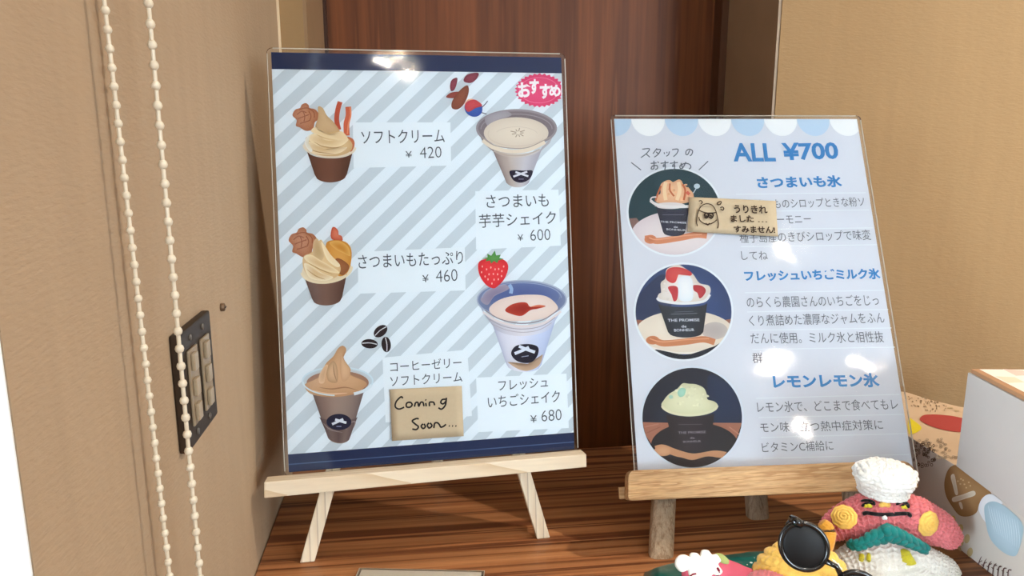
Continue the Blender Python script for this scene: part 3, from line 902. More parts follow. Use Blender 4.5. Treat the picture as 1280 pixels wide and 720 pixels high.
for s_, a, b, h in (('さつまいものシロップときな粉ソ', (926, 262), (1081, 258), 12), ('ースのハーモニー', (927, 281), (1014, 279), 10), ('種子島産のきびシロップで味変', (925, 304), (1089, 300), 13), ('してね', (927, 325), (960, 325), 11),
                      ('のらくら農園さんのいちごをじっ', (934, 385), (1099, 382), 14), ('くり煮詰めた濃厚なジャムをふん', (937, 408), (1106, 404), 14), ('だんに使用。ミルク氷と相性抜', (939, 430), (1105, 428), 14), ('群', (941, 454), (954, 454), 13),
                      ('レモン氷で、どこまで食べてもレ', (947, 516), (1123, 512), 14), ('モン味', (951, 541), (987, 540), 13), ('立つ熱中症対策に', (1000, 540), (1104, 537), 13), ('ビタミンC補給に', (953, 566), (1042, 563), 13)):
    text(S2, P2, s_, a, b, h, GR, -.002)
c = Pic(S2)
for a, b in (((920, 243), (1082, 241)), ((922, 264.5), (1086, 262.5)), ((925, 287), (1091, 285)), ((926, 308.5), (1096, 306)), ((931, 366), (1105, 363)), ((934, 390), (1110, 387)), ((937, 413), (1114, 410)), ((940, 437), (1118, 434)), ((945, 498), (1124, 493)), ((948, 522), (1129, 518)), ((951, 547), (1133, 542)), ((954, 573), (1136, 568))):
    c.line([a, b], 1.1, (236, 242, 248), False)
c.done('ruled_lines', P2)
# handwritten staff pick note above the first picture
c = Pic(S2, (750, 130, 3.6)); HG = (96, 104, 116)
for st in ([(190, 204), (222, 202), (210, 222), (184, 242)], [(206, 224), (224, 240)],
           [(256, 200), (238, 224)], [(252, 206), (272, 206), (262, 226), (244, 240)], [(252, 216), (262, 224)],
           [(288, 218), (290, 226)], [(300, 216), (302, 222)], [(312, 214), (308, 228), (298, 236)],
           [(324, 206), (350, 204), (346, 222), (330, 238)],
           [(404, 208), (394, 228), (386, 226), (388, 212), (402, 204), (416, 212), (412, 228), (404, 234)],
           [(228, 268), (254, 266)], [(242, 256), (242, 290), (230, 292), (236, 280), (256, 278), (258, 290), (248, 296)], [(258, 260), (264, 266)],
           [(272, 268), (308, 264)], [(292, 256), (292, 278), (284, 282), (286, 274), (294, 280), (290, 300)],
           [(314, 268), (350, 264)], [(334, 256), (334, 278), (326, 282), (328, 274), (336, 280), (332, 300)],
           [(364, 266), (372, 292)], [(386, 262), (372, 288), (360, 290), (362, 276), (386, 268), (404, 274), (408, 286), (400, 294)],
           [(140, 264), (184, 298)], [(486, 258), (444, 298)]):
    c.line(st, 4.5, HG)
c.done('handwriting', P2)


def textc(sheet, parent, body, fr, x0, x1, yb0, yb1, h, col, bold=.02):
    f = lambda x, y: (fr[0] + x / fr[2], fr[1] + y / fr[2])
    return text(sheet, parent, body, f(x0, yb0), f(x1, yb1), h / fr[2], col, bold, zoff=.00095)


def crumbs(c, cx, cy, rx, ry, n, col, seed, s0=6, s1=13):
    R = random.Random(seed); c.hold()
    for _ in range(n):
        t = R.uniform(0, 2 * pi); d = sqrt(R.random())
        k = R.uniform(-14, 14)
        c.ell(cx + rx * d * cos(t), cy + ry * d * sin(t), R.uniform(s0, s1), R.uniform(s0, s1) * .8, tuple(max(0, min(255, v + k)) for v in col), n=8)
    c.hold(False)


# picture 1: sweet potato ice
FR = (780, 200, 5.76)
c = Pic(S2, FR); c.ell(362, 374, 344, 323, (240, 246, 252), n=64); c.done('picture_ring', P2)
c = Pic(S2, FR, (362, 374, 330, 309))
c.ell(362, 374, 331, 310, (24, 64, 76), (28, 70, 80), n=64)
c.poly([(20, 425), (90, 418), (170, 520), (60, 560), (20, 520)], (146, 110, 104))
c.ell(400, 540, 350, 175, (226, 214, 218), (240, 232, 232), n=48)
c.ring(400, 548, 300, 140, 5, (206, 196, 204), 10, 170)
c.line([(150, 568), (190, 566), (240, 584), (400, 562), (520, 540), (596, 546)], 44, (222, 146, 106)).ell(190, 572, 44, 32, (222, 146, 106), (206, 128, 90)).line([(180, 560), (240, 574), (400, 550), (560, 536)], 8, (240, 178, 140))
c.blob([(226, 290), (236, 258), (262, 240), (262, 180), (300, 150), (330, 146), (352, 160), (390, 142), (412, 150), (430, 180), (470, 210), (500, 250), (480, 300), (360, 320), (250, 312)], (232, 178, 138), (244, 204, 164))
crumbs(c, 360, 230, 115, 75, 26, (240, 190, 146), 3)
c.line([(266, 188), (240, 250), (226, 296)], 12, (196, 104, 62)).line([(330, 170), (330, 220), (360, 262)], 12, (204, 112, 70)).line([(420, 176), (440, 220), (430, 290)], 14, (206, 112, 72)).line([(450, 230), (470, 250)], 22, (222, 110, 90))
c.line([(300, 160), (290, 220), (300, 290)], 26, (250, 224, 186)).line([(390, 160), (400, 220), (380, 290)], 26, (250, 222, 184))
c.line([(498, 240), (524, 196)], 7, (200, 210, 220)).ell(524, 190, 22, 18, (206, 222, 232))
c.ell(330, 330, 110, 24, (232, 224, 224))
c.cup((226, 330), (470, 330), (280, 520), (440, 520), 30, 30, [(40, 42, 62), (54, 56, 78), (50, 52, 74), (34, 34, 54)])
c.line([(188, 292), (230, 320), (330, 338), (470, 336)], 20, (240, 236, 236)); c.line([(188, 292), (200, 272), (232, 268)], 10, (236, 230, 230))
c.line([(276, 396), (430, 396)], 3, (120, 122, 144)); c.done('printed_shaved_ice', P2)
WT = (214, 218, 230)
textc(S2, P2, 'THE PROMISE', FR, 262, 448, 454, 462, 14, WT); textc(S2, P2, 'de', FR, 356, 386, 492, 492, 14, WT); textc(S2, P2, 'BONHEUR', FR, 304, 444, 508, 516, 14, WT)
# picture 2: strawberry milk ice
FR = (785, 325, 5.54)
c = Pic(S2, FR); c.ell(384, 360, 346, 342, (240, 246, 252), n=64); c.done('picture_ring', P2)
c = Pic(S2, FR, (384, 360, 332, 328))
c.ell(384, 360, 333, 329, (46, 70, 120), (56, 84, 140), n=64)
c.blob([(50, 300), (130, 180), (250, 100), (300, 250), (260, 430), (60, 430)], (34, 50, 90), (38, 56, 98))
c.poly([(50, 415), (130, 420), (100, 500), (60, 500)], (160, 100, 80)).poly([(640, 420), (720, 410), (720, 500), (640, 500)], (164, 108, 88))
c.ell(390, 500, 340, 150, (236, 224, 208), (244, 234, 220), n=48).ring(390, 500, 330, 146, 14, (248, 240, 230), 20, 160)
c.ell(600, 490, 90, 60, (206, 196, 190), (192, 182, 178))
c.blob([(190, 620), (384, 662), (650, 590), (640, 720), (384, 700), (220, 700)], (26, 34, 50))
c.line([(140, 556), (190, 560), (250, 578), (400, 566), (520, 550), (600, 570)], 44, (212, 140, 98)).ell(170, 556, 46, 30, (212, 140, 98), (196, 120, 80)).line([(150, 545), (240, 568), (400, 552), (560, 545)], 8, (234, 172, 130))
c.blob([(204, 270), (212, 236), (228, 226), (226, 160), (256, 130), (264, 70), (300, 46), (346, 32), (400, 62), (450, 100), (494, 160), (560, 180), (568, 230), (520, 280), (380, 304), (250, 294)], (232, 222, 212), (244, 240, 238))
crumbs(c, 350, 200, 130, 90, 22, (240, 232, 226), 8)
c.blob([(262, 130), (270, 70), (320, 50), (390, 60), (440, 90), (430, 110), (390, 96), (350, 100), (330, 150), (300, 160)], (214, 60, 64), (226, 90, 88))
c.blob([(276, 190), (320, 180), (346, 200), (340, 270), (316, 286), (300, 240)], (206, 56, 66)).blob([(452, 176), (510, 180), (538, 210), (520, 250), (494, 266), (480, 230), (454, 210)], (184, 36, 48), (200, 50, 60))
c.blob([(350, 130), (400, 110), (440, 130), (450, 200), (440, 280), (360, 280), (346, 200)], (236, 244, 250), (248, 250, 252))
c.cup((206, 300), (548, 300), (276, 500), (520, 500), 26, 38, [(28, 34, 46), (44, 52, 66), (40, 48, 62), (24, 30, 42)])
c.line([(200, 262), (230, 284), (370, 302), (520, 288), (566, 240)], 18, (244, 244, 246)); c.line([(296, 376), (478, 370)], 3, (130, 136, 150)); c.line([(320, 362), (450, 356)], 2.5, (110, 116, 130))
c.done('printed_shaved_ice', P2)
textc(S2, P2, 'THE PROMISE', FR, 274, 494, 430, 426, 20, WT); textc(S2, P2, 'de', FR, 368, 404, 470, 470, 18, WT); textc(S2, P2, 'BONHEUR', FR, 318, 458, 498, 494, 19, WT)
# picture 3: lemon ice
FR = (795, 455, 5.335)
c = Pic(S2, FR); c.ell(374, 358, 346, 346, (226, 234, 244), n=64); c.done('picture_ring', P2)
c = Pic(S2, FR, (374, 358, 332, 332))
c.ell(374, 358, 333, 333, (32, 36, 52), (38, 46, 66), n=64)
c.blob([(480, 80), (640, 160), (720, 380), (520, 390)], (30, 46, 76), (34, 52, 86))
c.poly([(40, 388), (200, 392), (500, 392), (710, 394), (700, 560), (640, 640), (374, 700), (120, 620), (50, 480)], (176, 116, 92))
c.line([(60, 420), (150, 400)], 8, (190, 132, 108)).line([(620, 420), (690, 470)], 8, (196, 138, 114)).line([(70, 460), (160, 420)], 6, (156, 98, 76))
c.ell(390, 540, 290, 150, (34, 28, 34), (40, 34, 40), n=48)
c.line([(130, 570), (180, 560), (260, 590), (380, 620), (520, 600), (600, 610)], 46, (206, 152, 112)).ell(180, 580, 60, 34, (206, 152, 112), (220, 170, 130))
c.blob([(180, 640), (280, 620), (374, 640), (480, 616), (570, 640), (520, 700), (374, 720), (240, 700)], (44, 30, 32))
c.blob([(170, 280), (186, 240), (220, 200), (270, 170), (310, 130), (350, 132), (400, 136), (450, 160), (470, 200), (476, 236), (520, 250), (542, 280), (480, 330), (360, 344), (230, 330)], (222, 220, 184), (236, 234, 204))
crumbs(c, 350, 220, 130, 70, 40, (232, 230, 200), 5)
c.blob([(276, 190), (300, 160), (330, 170), (320, 210), (290, 220)], (160, 208, 188), (176, 218, 200)).ell(232, 220, 14, 12, (180, 216, 196))
c.cup((196, 330), (520, 330), (246, 530), (500, 530), 22, 50, [(42, 34, 36), (56, 46, 52), (52, 42, 50), (34, 28, 34)])
c.line([(172, 280), (196, 306), (260, 332), (360, 342), (460, 330), (524, 304), (542, 276)], 16, (232, 228, 196)); c.line([(280, 404), (440, 402)], 3, (110, 98, 106))
c.done('printed_shaved_ice', P2)
WD = (150, 140, 150)
textc(S2, P2, 'THE PROMISE', FR, 280, 464, 468, 462, 17, WD); textc(S2, P2, 'de', FR, 358, 390, 500, 500, 14, WD); textc(S2, P2, 'BONHEUR', FR, 312, 432, 526, 522, 14, WD)

n2r, n2 = note(F2, [S2.uv(861, 247), S2.uv(969, 252), S2.uv(971, 297), S2.uv(858, 291)], 'sticky_note', 'oblong kraft sticky note with doodled face and handwriting on the shaved ice menu', lambda s, t: .0012 * t * t, NZ)
N2 = NoteSheet(F2, NZ + .0002)
zf2 = lambda v: NZ + .0015
hand(N2, n2, (850, 220, 7.2), [
    [(148, 462), (140, 420), (150, 350), (176, 290), (222, 262), (276, 272), (310, 320), (326, 380), (336, 440), (328, 482)],
    [(160, 318), (200, 336), (260, 346), (312, 340)], [(160, 380), (170, 410), (200, 434), (240, 446), (290, 430), (322, 404)], [(224, 434), (240, 452), (256, 434)],
    [(160, 238), (180, 234), (192, 250), (178, 262)], [(330, 270), (324, 256), (346, 242), (362, 246), (350, 268), (330, 270)], [(352, 298), (370, 290), (384, 304), (374, 320), (354, 308)],
], 9, (52, 34, 20), zf2)
hand(N2, n2, (850, 220, 7.2), [[(212, 372), (216, 350), (240, 350), (244, 374), (226, 390), (212, 374)], [(250, 374), (254, 350), (280, 348), (288, 370), (272, 392), (252, 378)],
                               [(222, 366), (234, 378)], [(262, 364), (276, 376)], [(212, 346), (290, 346)]], 13, (36, 22, 14), zf2)


def note_text(body, x0, x1, yb, h, b=.03):
    o = text(N2, n2, body, (850 + x0 / 7.2, 220 + yb / 7.2), (850 + x1 / 7.2, 220 + (yb + (x1 - x0) * .02) / 7.2), h / 7.2, (48, 32, 20), b, name='handwriting')
    for v in o.data.vertices: v.co.z = NZ + .0016
    return o


note_text('うりきれ', 480, 778, 345, 74); note_text('ました', 450, 656, 424, 62); note_text('…', 690, 774, 426, 8); note_text('すみません!', 478, 846, 520, 62)


# ------------------------------------------------------------------ easels
def leg_between(F, p0, p1, hw, hd, name, mat, parent, w, clipz=None, rnd=0):
    """bar in the sheet plane at offset w: p0 top, p1 bottom in sheet coordinates"""
    a = F @ Vector((p0[0], p0[1], w)); b = F @ Vector((p1[0], p1[1], w))
    return bar(a, b, hw, hd, name, mat, parent, F.to_3x3().col[2], rnd)


def bar(a, b, hw, hd, name, mat, parent, nrm, rnd=0, end_level=True, bevel=.0008):
    d = (b - a).normalized(); s = d.cross(nrm).normalized(); n = s.cross(d).normalized()
    vv = []
    k = 20 if rnd else 4
    if rnd:
        ring = [(cos(2 * pi * i / k), sin(2 * pi * i / k)) for i in range(k)]
        ring = [(max(-1, min(1, x * 1.12)), max(-1, min(1, y * 1.12))) for x, y in ring]
    else:
        ring = [(-1, -1), (1, -1), (1, 1), (-1, 1)]
    for p, lev in ((a, False), (b, True)):
        for x, y in ring:
            q_ = p + s * hw * x + n * hd * y
            if lev and end_level:                       # foot cut flat on the counter
                q_ = q_ + d * ((ZS + .0002 - q_.z) / d.z)
            vv.append(q_)
    ff = [tuple(range(k))[::-1], tuple(range(k, 2 * k))] + [(i, (i + 1) % k, k + (i + 1) % k, k + i) for i in range(k)]
    m = MB().add(vv, ff)
    return m.build(name, mat, parent, bevel=0 if rnd else bevel)


def mid(S, pts): return [sum(S.uv(*p)[i] for p in pts) / len(pts) for i in (0, 1)]


# left easel (pale, slim)
base = F1 @ Vector((.11, -.34, 0))
E1 = empty('table_easel', Matrix.Translation((base.x, base.y, ZS)))
tag(E1, 'slim pale wooden table easel holding the large striped menu', 'easel')
wf = .0150
TL, TR, BR, BL = [S1.uv(*p, wf) for p in ((330, 603), (733, 567.5), (733.5, 584), (330, 623))]
zb = -.0005
vv = []
for w_ in (wf, -.0004):
    for p in (TL, TR, BR, BL): vv.append(F1 @ Vector((p[0], p[1] - (0 if p in (BR, BL) else .0), w_)))
MB().add(vv, [(0, 1, 2, 3), (7, 6, 5, 4), (0, 4, 5, 1), (1, 5, 6, 2), (2, 6, 7, 3), (3, 7, 4, 0)]).build('ledge', M_PINE, E1, bevel=.0008)
a = S1.uv(407, 620, -.004); b = S1.uv(383, 706, -.004)
c_ = S1.uv(655, 592, -.004); d_ = S1.uv(681, 680, -.004)
ax = [a[i] + (a[i] - b[i]) * 4.0 for i in (0, 1)]; cx_ = [c_[i] + (c_[i] - d_[i]) * 4.0 for i in (0, 1)]
# straight M_PINE along the leg
M_PINEV = wood('pale_pine_leg', [(0, (242, 230, 206)), (0.8, (234, 218, 190)), (1, (190, 172, 148))], 55, 'Z', rough=0.6, dist=1.0, grain=.25)
leg_between(F1, ax, b, .0049, .0032, 'leg', M_PINEV, E1, -.0040)
leg_between(F1, cx_, d_, .0049, .0032, 'leg', M_PINEV, E1, -.0040)
apex = F1 @ Vector((.107, (ax[1] + cx_[1]) / 2 - .004, -.013)); foot = Vector((apex.x + .004, .628, ZS))
bar(apex, foot, .0049, .0032, 'rear_leg', M_PINEV, E1, F1.to_3x3().col[2])
cy_ = (ax[1] + cx_[1]) / 2
m = MB(); m.box((.07, cy_ - .012, -.0165), (.145, cy_ + .004, -.0085), F1); m.build('cross_bar', M_PINE, E1, bevel=.0008)

# right easel (golden, chunky)
base = F2 @ Vector((.105, -.33, 0))
E2 = empty('table_easel', Matrix.Translation((base.x, base.y, ZS)))
tag(E2, 'chunky golden wooden table easel with rounded ledge holding the shaved ice menu', 'easel')
wf = .016
cn = [S2.uv(*p, wf) for p in ((785, 588), (1143, 575), (1149, 611), (785, 626))]


def rounded_quad(c4, rr, n=5):
    out = []
    for i in range(4):
        p, a_, b_ = Vector(c4[i]), Vector(c4[i - 1]), Vector(c4[(i + 1) % 4])
        r = rr[i]; u = p + (a_ - p).normalized() * r; w_ = p + (b_ - p).normalized() * r
        for k in range(n + 1):
            t = k / n; out.append(u * (1 - t) ** 2 + p * 2 * t * (1 - t) + w_ * t * t)
    return out


rq = rounded_quad(cn, (.006, .012, .003, .003)); n = len(rq)
vv = [F2 @ Vector((p.x, p.y, wf)) for p in rq] + [F2 @ Vector((p.x, p.y, .0035)) for p in rq]
MB().add(vv, [tuple(range(n)), tuple(range(2 * n - 1, n - 1, -1))] + [(i, (i + 1) % n, n + (i + 1) % n, n + i) for i in range(n)]).build('ledge', M_OAK, E2, bevel=.0009)
cn2 = [S2.uv(*p, .002) for p in ((776, 609), (1148, 592), (1150, 603), (776, 624))]
y_b = max(cn2[0][1], cn2[1][1])
vv = []
for w_ in (.0034, -.0006):
    for p in ((cn[0][0] - .005, cn2[0][1]), (cn[1][0] + .002, cn2[1][1]), (cn[1][0] + .002, cn2[2][1] - .003), (cn[0][0] - .005, cn2[3][1])): vv.append(F2 @ Vector((p[0], p[1], w_)))
MB().add(vv, [(0, 1, 2, 3), (7, 6, 5, 4), (0, 4, 5, 1), (1, 5, 6, 2), (2, 6, 7, 3), (3, 7, 4, 0)]).build('ledge_back_strip', M_OAK, E2, bevel=.0006)
for (t0, t1) in (((829.5, 622), (826, 693)), ((1068, 612), (1074, 690))):
    a = S2.uv(*t0, -.008); b = S2.uv(*t1, -.008)
    top_ = [a[i] + (a[i] - b[i]) * 5.2 for i in (0, 1)]
    leg_between(F2, top_, b, .0088, .0062, 'leg', M_OAKL, E2, -.0080, rnd=1)
ft = onZ(951, 650, ZS); apx = F2 @ Vector((.1035, -.085, -.024))
bar(apx, Vector((ft.x, ft.y + .006, ZS)), .0088, .006, 'rear_leg', M_OAKL, E2, Vector((0, -1, 0)), rnd=1)
m = MB(); m.box((.012, -.096, -.024), (.195, -.080, -.0145), F2); m.build('cross_bar', M_OAK, E2, bevel=.001)

# ------------------------------------------------------------------ beaded blind cord (one loop, two strands)
CH = empty('blind_cord', Matrix.Translation((-.105, .305, 2.05)))
tag(CH, 'white beaded pull cord loop hanging in two strands in front of the left wall', 'blind cord')
bead_me = None


def strand(x0, y0, x1, y1, Y, pitch, r, off):
    global bead_me
    a = onY(x0, y0, Y); b = onY(x1, y1, Y)
    d = (b - a).normalized()
    n0 = -4; L = (b - a).length
    up = a - d * .75
    low = b + d * .03
    m = MB().tube([up, a, b, low], .00085 if Y < .31 else .0009, 8); m.build('cord', M_BEAD, CH)
    k = n0
    while k * pitch + off < L + .03:
        p = a + d * (k * pitch + off)
        if bead_me is None:
            bm = bmesh.new(); bmesh.ops.create_icosphere(bm, subdivisions=2, radius=1)
            bead_me = bpy.data.meshes.new('bead'); bm.to_mesh(bead_me); bm.free()
            for f_ in bead_me.polygons: f_.use_smooth = True
            bead_me.materials.append(M_BEAD)
        o = bpy.data.objects.new('bead', bead_me); link(o, CH)
        o.location = wm(CH).inverted() @ p; o.scale = (r, r, r * 1.12)
        o['label'] = 'small white round bead'
        k += 1
    return up, low


def beadpitch(x0, y0, x1, y1, Y, px):
    a = onY(x0, y0, Y); b = onY(x1, y1, Y); return (b - a).length / (sqrt((x1 - x0) ** 2 + (y1 - y0) ** 2) / px)


pA = beadpitch(130, 0, 212, 720, .304, 21.0); pB = beadpitch(185, 0, 250, 720, .314, 22.6)
uA, lA = strand(130, 0, 212, 720, .304, pA, .00165, .0036)
uB, lB = strand(185, 0, 250, 720, .314, pB, .00185, .0012)
midp = (lA + lB) / 2
m = MB().tube([lA + (midp - lA) * (1 - cos(t)) + Vector((0, 0, -.008 * sin(t))) for t in [pi * .5 * k / 6 for k in range(7)]] + [lB + (midp - lB) * (1 - cos(t)) + Vector((0, 0, -.008 * sin(t))) for t in [pi * .5 * k / 6 for k in range(5, -1, -1)]], .00088, 8)
m.build('cord', M_BEAD, CH)
# roller blind that the cord works, rolled up above the window
RB = empty('roller_blind', Matrix.Translation((XL + .03, -.6, WZ1 + .06)))
tag(RB, 'rolled up white roller blind mounted above the side window', 'roller blind')
m = MB().tube([(XL + .035, W0 + .02, 2.17), (XL + .035, .24, 2.17)], .024, 24); m.build('roll', plain('blind_cloth', (236, 232, 222), .8), RB)
m = MB().box((XL + .0005, .241, 2.12), (XL + .065, .325, 2.2)); m.build('clutch_bracket', M_WHITE, RB, bevel=.003)

# ------------------------------------------------------------------ switch plate on the left wall
M_PLATE = plain('dark_plate', (50, 38, 28), .5, .25, bump=.03)
M_PLEDGE = plain('plate_edge', (92, 92, 84), .35, .5)
M_SW = plain('switch_grey', (146, 128, 104), .4)
M_SWF = plain('switch_recess', (120, 108, 94), .5)
sy0, sy1, sz0, sz1 = .3605, .4305, CZ - .1543, CZ - .0925
sy0, sy1 = .358, .414
SW = empty('switch_plate', Matrix.Translation((XL, (sy0 + sy1) / 2, (sz0 + sz1) / 2)))
tag(SW, 'dark brown double wall switch plate with grey rockers on the left wall', 'light switch')
SZ0, SZ1 = CZ - .1515, CZ - .0914
MB().box((XL + .0001, sy0, SZ0), (XL + .0045, sy1, SZ1)).build('plate', M_PLATE, SW, bevel=.0012)
for gy0, gy1 in ((sy0 + .0095, sy0 + .0245), (sy1 - .0245, sy1 - .0095)):
    fr_ = MB().box((XL + .0046, gy0, SZ0 + .0105), (XL + .0058, gy1, SZ1 - .0105)).build('switch_module', M_SW, SW, bevel=.0005)
    h_ = (SZ1 - SZ0 - .021) / 3
    for k in range(3):
        z0 = SZ0 + .0105 + k * h_
        MB().box((XL + .0059, gy0 + .0022, z0 + .0022), (XL + .0078, gy1 - .0060, z0 + h_ - .002)).build('rocker', plain('rocker', (160, 143, 118), .35) if 'rocker' not in bpy.data.materials else bpy.data.materials['rocker'], fr_, bevel=.0006)
        MB().box((XL + .0059, gy1 - .0048, z0 + .004), (XL + .0062, gy1 - .0020, z0 + h_ - .004)).build('recess', M_SWF, fr_)
for y_ in (sy0 + .017, sy1 - .017):
    for z_ in (SZ0 + .0052, SZ1 - .0052):
        MB().tube([(XL + .0044, y_, z_), (XL + .0052, y_, z_)], .0017, 12).build('screw', plain('screw_grey', (110, 104, 96), .3, metal=.6) if 'screw_grey' not in bpy.data.materials else bpy.data.materials['screw_grey'], SW)
hp = Vector((XL, .4539, CZ - .0988))
HK = empty('wall_screw', Matrix.Translation(hp)); tag(HK, 'tiny dark screw in the left wall above the switch plate', 'screw')
MB().tube([hp + Vector((-.001, 0, 0)), hp + Vector((.0022, 0, 0)), hp + Vector((.0027, 0, 0))], [.0026, .0024, .0014], 14).build('screw_head', plain('screw_brown', (112, 90, 68), .4, metal=.4), HK)
MB().box(hp + Vector((.0026, -.0016, -.0003)), hp + Vector((.0030, .0016, .0003))).build('slot', plain('slot_dark', (40, 30, 22), .6), HK)

# ------------------------------------------------------------------ boxes on the right
ZT = CZ - .237
KB = plain('box_card_beige', (198, 170, 140), .6, .3, bump=.03)
KW = plain('box_card_white', (210, 200, 188), .55, .3)
KG = plain('box_card_grey', (200, 193, 186), .6, .3, bump=.03, var=.04, bscale=60)
KK = plain('box_card_kraft', (176, 132, 96), .7, .2, bump=.05)
B1 = empty('printed_box', Matrix.Translation((.46, .48, ZS)))
tag(B1, 'low cardboard gift box printed with gold, blue and red shapes under the grey box', 'box')
side0 = Vector((.3890, .345, 0)); side1 = Vector((.3965, .63, 0))
topo = [(.3890, .345), (.62, .345), (.62, .56), (.505, .567), (.484, .580), (.470, .600), (.462, .622), (.452, .630), (.3965, .630)]
n = len(topo)
m = MB().add([(x, y, ZS + .0003) for x, y in topo] + [(x, y, ZT) for x, y in topo], [tuple(range(n))[::-1], tuple(range(n, 2 * n))] + [(i, (i + 1) % n, n + (i + 1) % n, n + i) for i in range(n)],)
bx = m.build('box_body', [KW, KB], B1, bevel=.0006)
for p in bx.data.polygons:
    if p.normal.z > .6: p.material_index = 1


class Face(Sheet):
    def __init__(s, o, a, up, off=.0004):
        a = Vector(a).normalized(); up = Vector(up).normalized(); nn = a.cross(up)
        o = Vector(o)
        super().__init__(Matrix(((a.x, up.x, nn.x, o.x), (a.y, up.y, nn.y, o.y), (a.z, up.z, nn.z, o.z), (0, 0, 0, 1))))
        s.off = off
    def z(s): s.layer += 1; return s.off + s.layer * .00001
    def put(s, pic, name, parent, label=None):
        for v in pic.mb.v: v.xyz = s.F @ v
        o = pic.mb.build(name, M_PRINT, parent, world=True, recalc=False)
        if label: o['label'] = label
        return o


# the printed side (faces left) and top
adir = (side0 - side1).normalized()
FS = Face((side1.x, side1.y, ZS), adir, (0, 0, 1))
g = Pic(FS, (1130, 580, 5.14))
g.blob([(262, 120), (280, 50), (310, 14), (350, 14), (450, 90), (560, 180), (545, 215), (490, 250), (470, 310), (420, 336), (360, 330), (310, 270), (272, 200)], (150, 112, 72), (170, 132, 90))
g.blob([(304, 80), (326, 66), (340, 130), (350, 190), (334, 196), (318, 140)], (222, 208, 188), (206, 190, 168)).blob([(316, 216), (380, 196), (450, 172), (460, 200), (400, 222), (324, 244)], (222, 208, 188), (206, 190, 168)).blob([(356, 250), (372, 246), (382, 284), (370, 288)], (214, 200, 180))
for x, y in ((350, 110), (370, 96), (392, 130), (420, 118), (404, 152), (430, 140), (366, 128), (384, 104)): g.ell(x, y, 6, 5, (206, 176, 132), n=10)
g.blob([(484, 290), (500, 230), (540, 196), (580, 200), (640, 250), (600, 260), (540, 250), (520, 300), (540, 380), (510, 350)], (226, 226, 228), (232, 232, 232))
g.blob([(520, 300), (540, 250), (600, 244), (690, 300), (770, 400), (740, 560), (700, 592), (620, 550), (550, 460)], (166, 190, 200), (184, 206, 216))
for k in range(12):
    g.line([(545 + k * 17, 262 + k * 9), (560 + k * 17, 330 + k * 12), (590 + k * 14, 440 + k * 10)], 4, (206, 222, 228), taper=True)
for x, y, c_ in ((318, 362, (196, 188, 76)), (264, 350, (170, 170, 90)), (368, 416, (196, 176, 120)), (410, 480, (190, 168, 122)), (372, 500, (190, 166, 116)), (356, 560, (186, 162, 116)), (430, 566, (190, 166, 120)), (330, 500, (176, 152, 106))):
    g.ell(x, y, 18, 30, c_, rot=10, n=20)
for k in range(7):
    g.line([(470 + k * 34, 740 + k * 12), (486 + k * 32, 640 + k * 8), (506 + k * 32, 590 + k * 16)], 7, (92, 62, 58), taper=True)
    g.line([(488 + k * 32, 650 + k * 8), (474 + k * 32, 634 + k * 10)], 5, (92, 62, 58)); g.line([(492 + k * 32, 630 + k * 8), (508 + k * 32, 620 + k * 10)], 5, (92, 62, 58))
FS.put(g, 'printed_shapes', bx)
g = Pic(FS, (1110, 440, 5.14))
R = random.Random(2); g.hold()
for k in range(60):
    x, y = R.uniform(170, 330), R.uniform(575, 740)
    if (x - 240) ** 2 / 80 ** 2 + (y - 660) ** 2 / 95 ** 2 < 1: g.ring(x, y, R.uniform(5, 9), R.uniform(6, 10), 4, (112, 92, 76), n=9)
FS.put(g, 'printed_speckles', bx)
FT = Face((side1.x, side1.y, ZT), (1, 0, 0), (0, 1, 0))
g = Pic(FT, (1110, 440, 5.14))
g.blob([(204, 432), (230, 408), (300, 404), (400, 412), (480, 428), (560, 450), (560, 520), (470, 518), (380, 508), (290, 484), (224, 454)], (164, 60, 56), (168, 64, 60))
g.blob([(130, 430), (150, 432), (216, 492), (150, 532), (130, 510)], (212, 192, 40))
g.hold()
for k in range(90):
    x, y = R.uniform(116, 380), R.uniform(272, 396)
    if (x - 220) ** 2 / 165 ** 2 + (y - 330 - (x - 220) * .2) ** 2 / 44 ** 2 < 1: g.ell(x, y, R.uniform(3, 7), 3.2, (132, 110, 84), rot=R.uniform(0, 90), n=8)
for k in range(70):
    x, y = R.uniform(200, 440), R.uniform(556, 700)
    if x > 190 + (y - 560) * 1.0 and x < 330 + (y - 540) * .9: g.ring(x, y, R.uniform(7, 11), 5, 3, (150, 132, 110), n=8)
for x, y in ((400, 362), (440, 380)): g.ell(x, y, 18, 4, (176, 156, 120), n=12)
FT.put(g, 'printed_shapes', bx)

# grey box on top
cA = onZ(1195, 583, ZT); cB = onZ(1280, 648, ZT)
dirf = (cB - cA).normalized(); dirf.z = 0; dirf.normalize()
rgt = Vector((-dirf.y, dirf.x, 0)); rgt = rgt if rgt.x > 0 else -rgt
rt = ray(1215, 460); kk = (cA.y) / rt.y; ZG = (C0 + rt * kk).z
B2 = empty('cardboard_box', Matrix.Translation((cA.x, cA.y, ZT)))
tag(B2, 'plain light grey cardboard box with patterned lid standing on the printed box', 'box')
LG = .17; WG = .20; lid = .0035
def gb(m, e, z0, z1):
    p = [cA - dirf * e - rgt * e, cA + dirf * (LG + e) - rgt * e, cA + dirf * (LG + e) + rgt * (WG + e), cA - dirf * e + rgt * (WG + e)]
    return m.add([(q_.x, q_.y, z0) for q_ in p] + [(q_.x, q_.y, z1) for q_ in p], [(3, 2, 1, 0), (4, 5, 6, 7)] + [(i, (i + 1) % 4, 4 + (i + 1) % 4, 4 + i) for i in range(4)])
gb(MB(), 0, ZT + .0003, ZG - .0032).build('box_body', KG, B2, bevel=.0005)
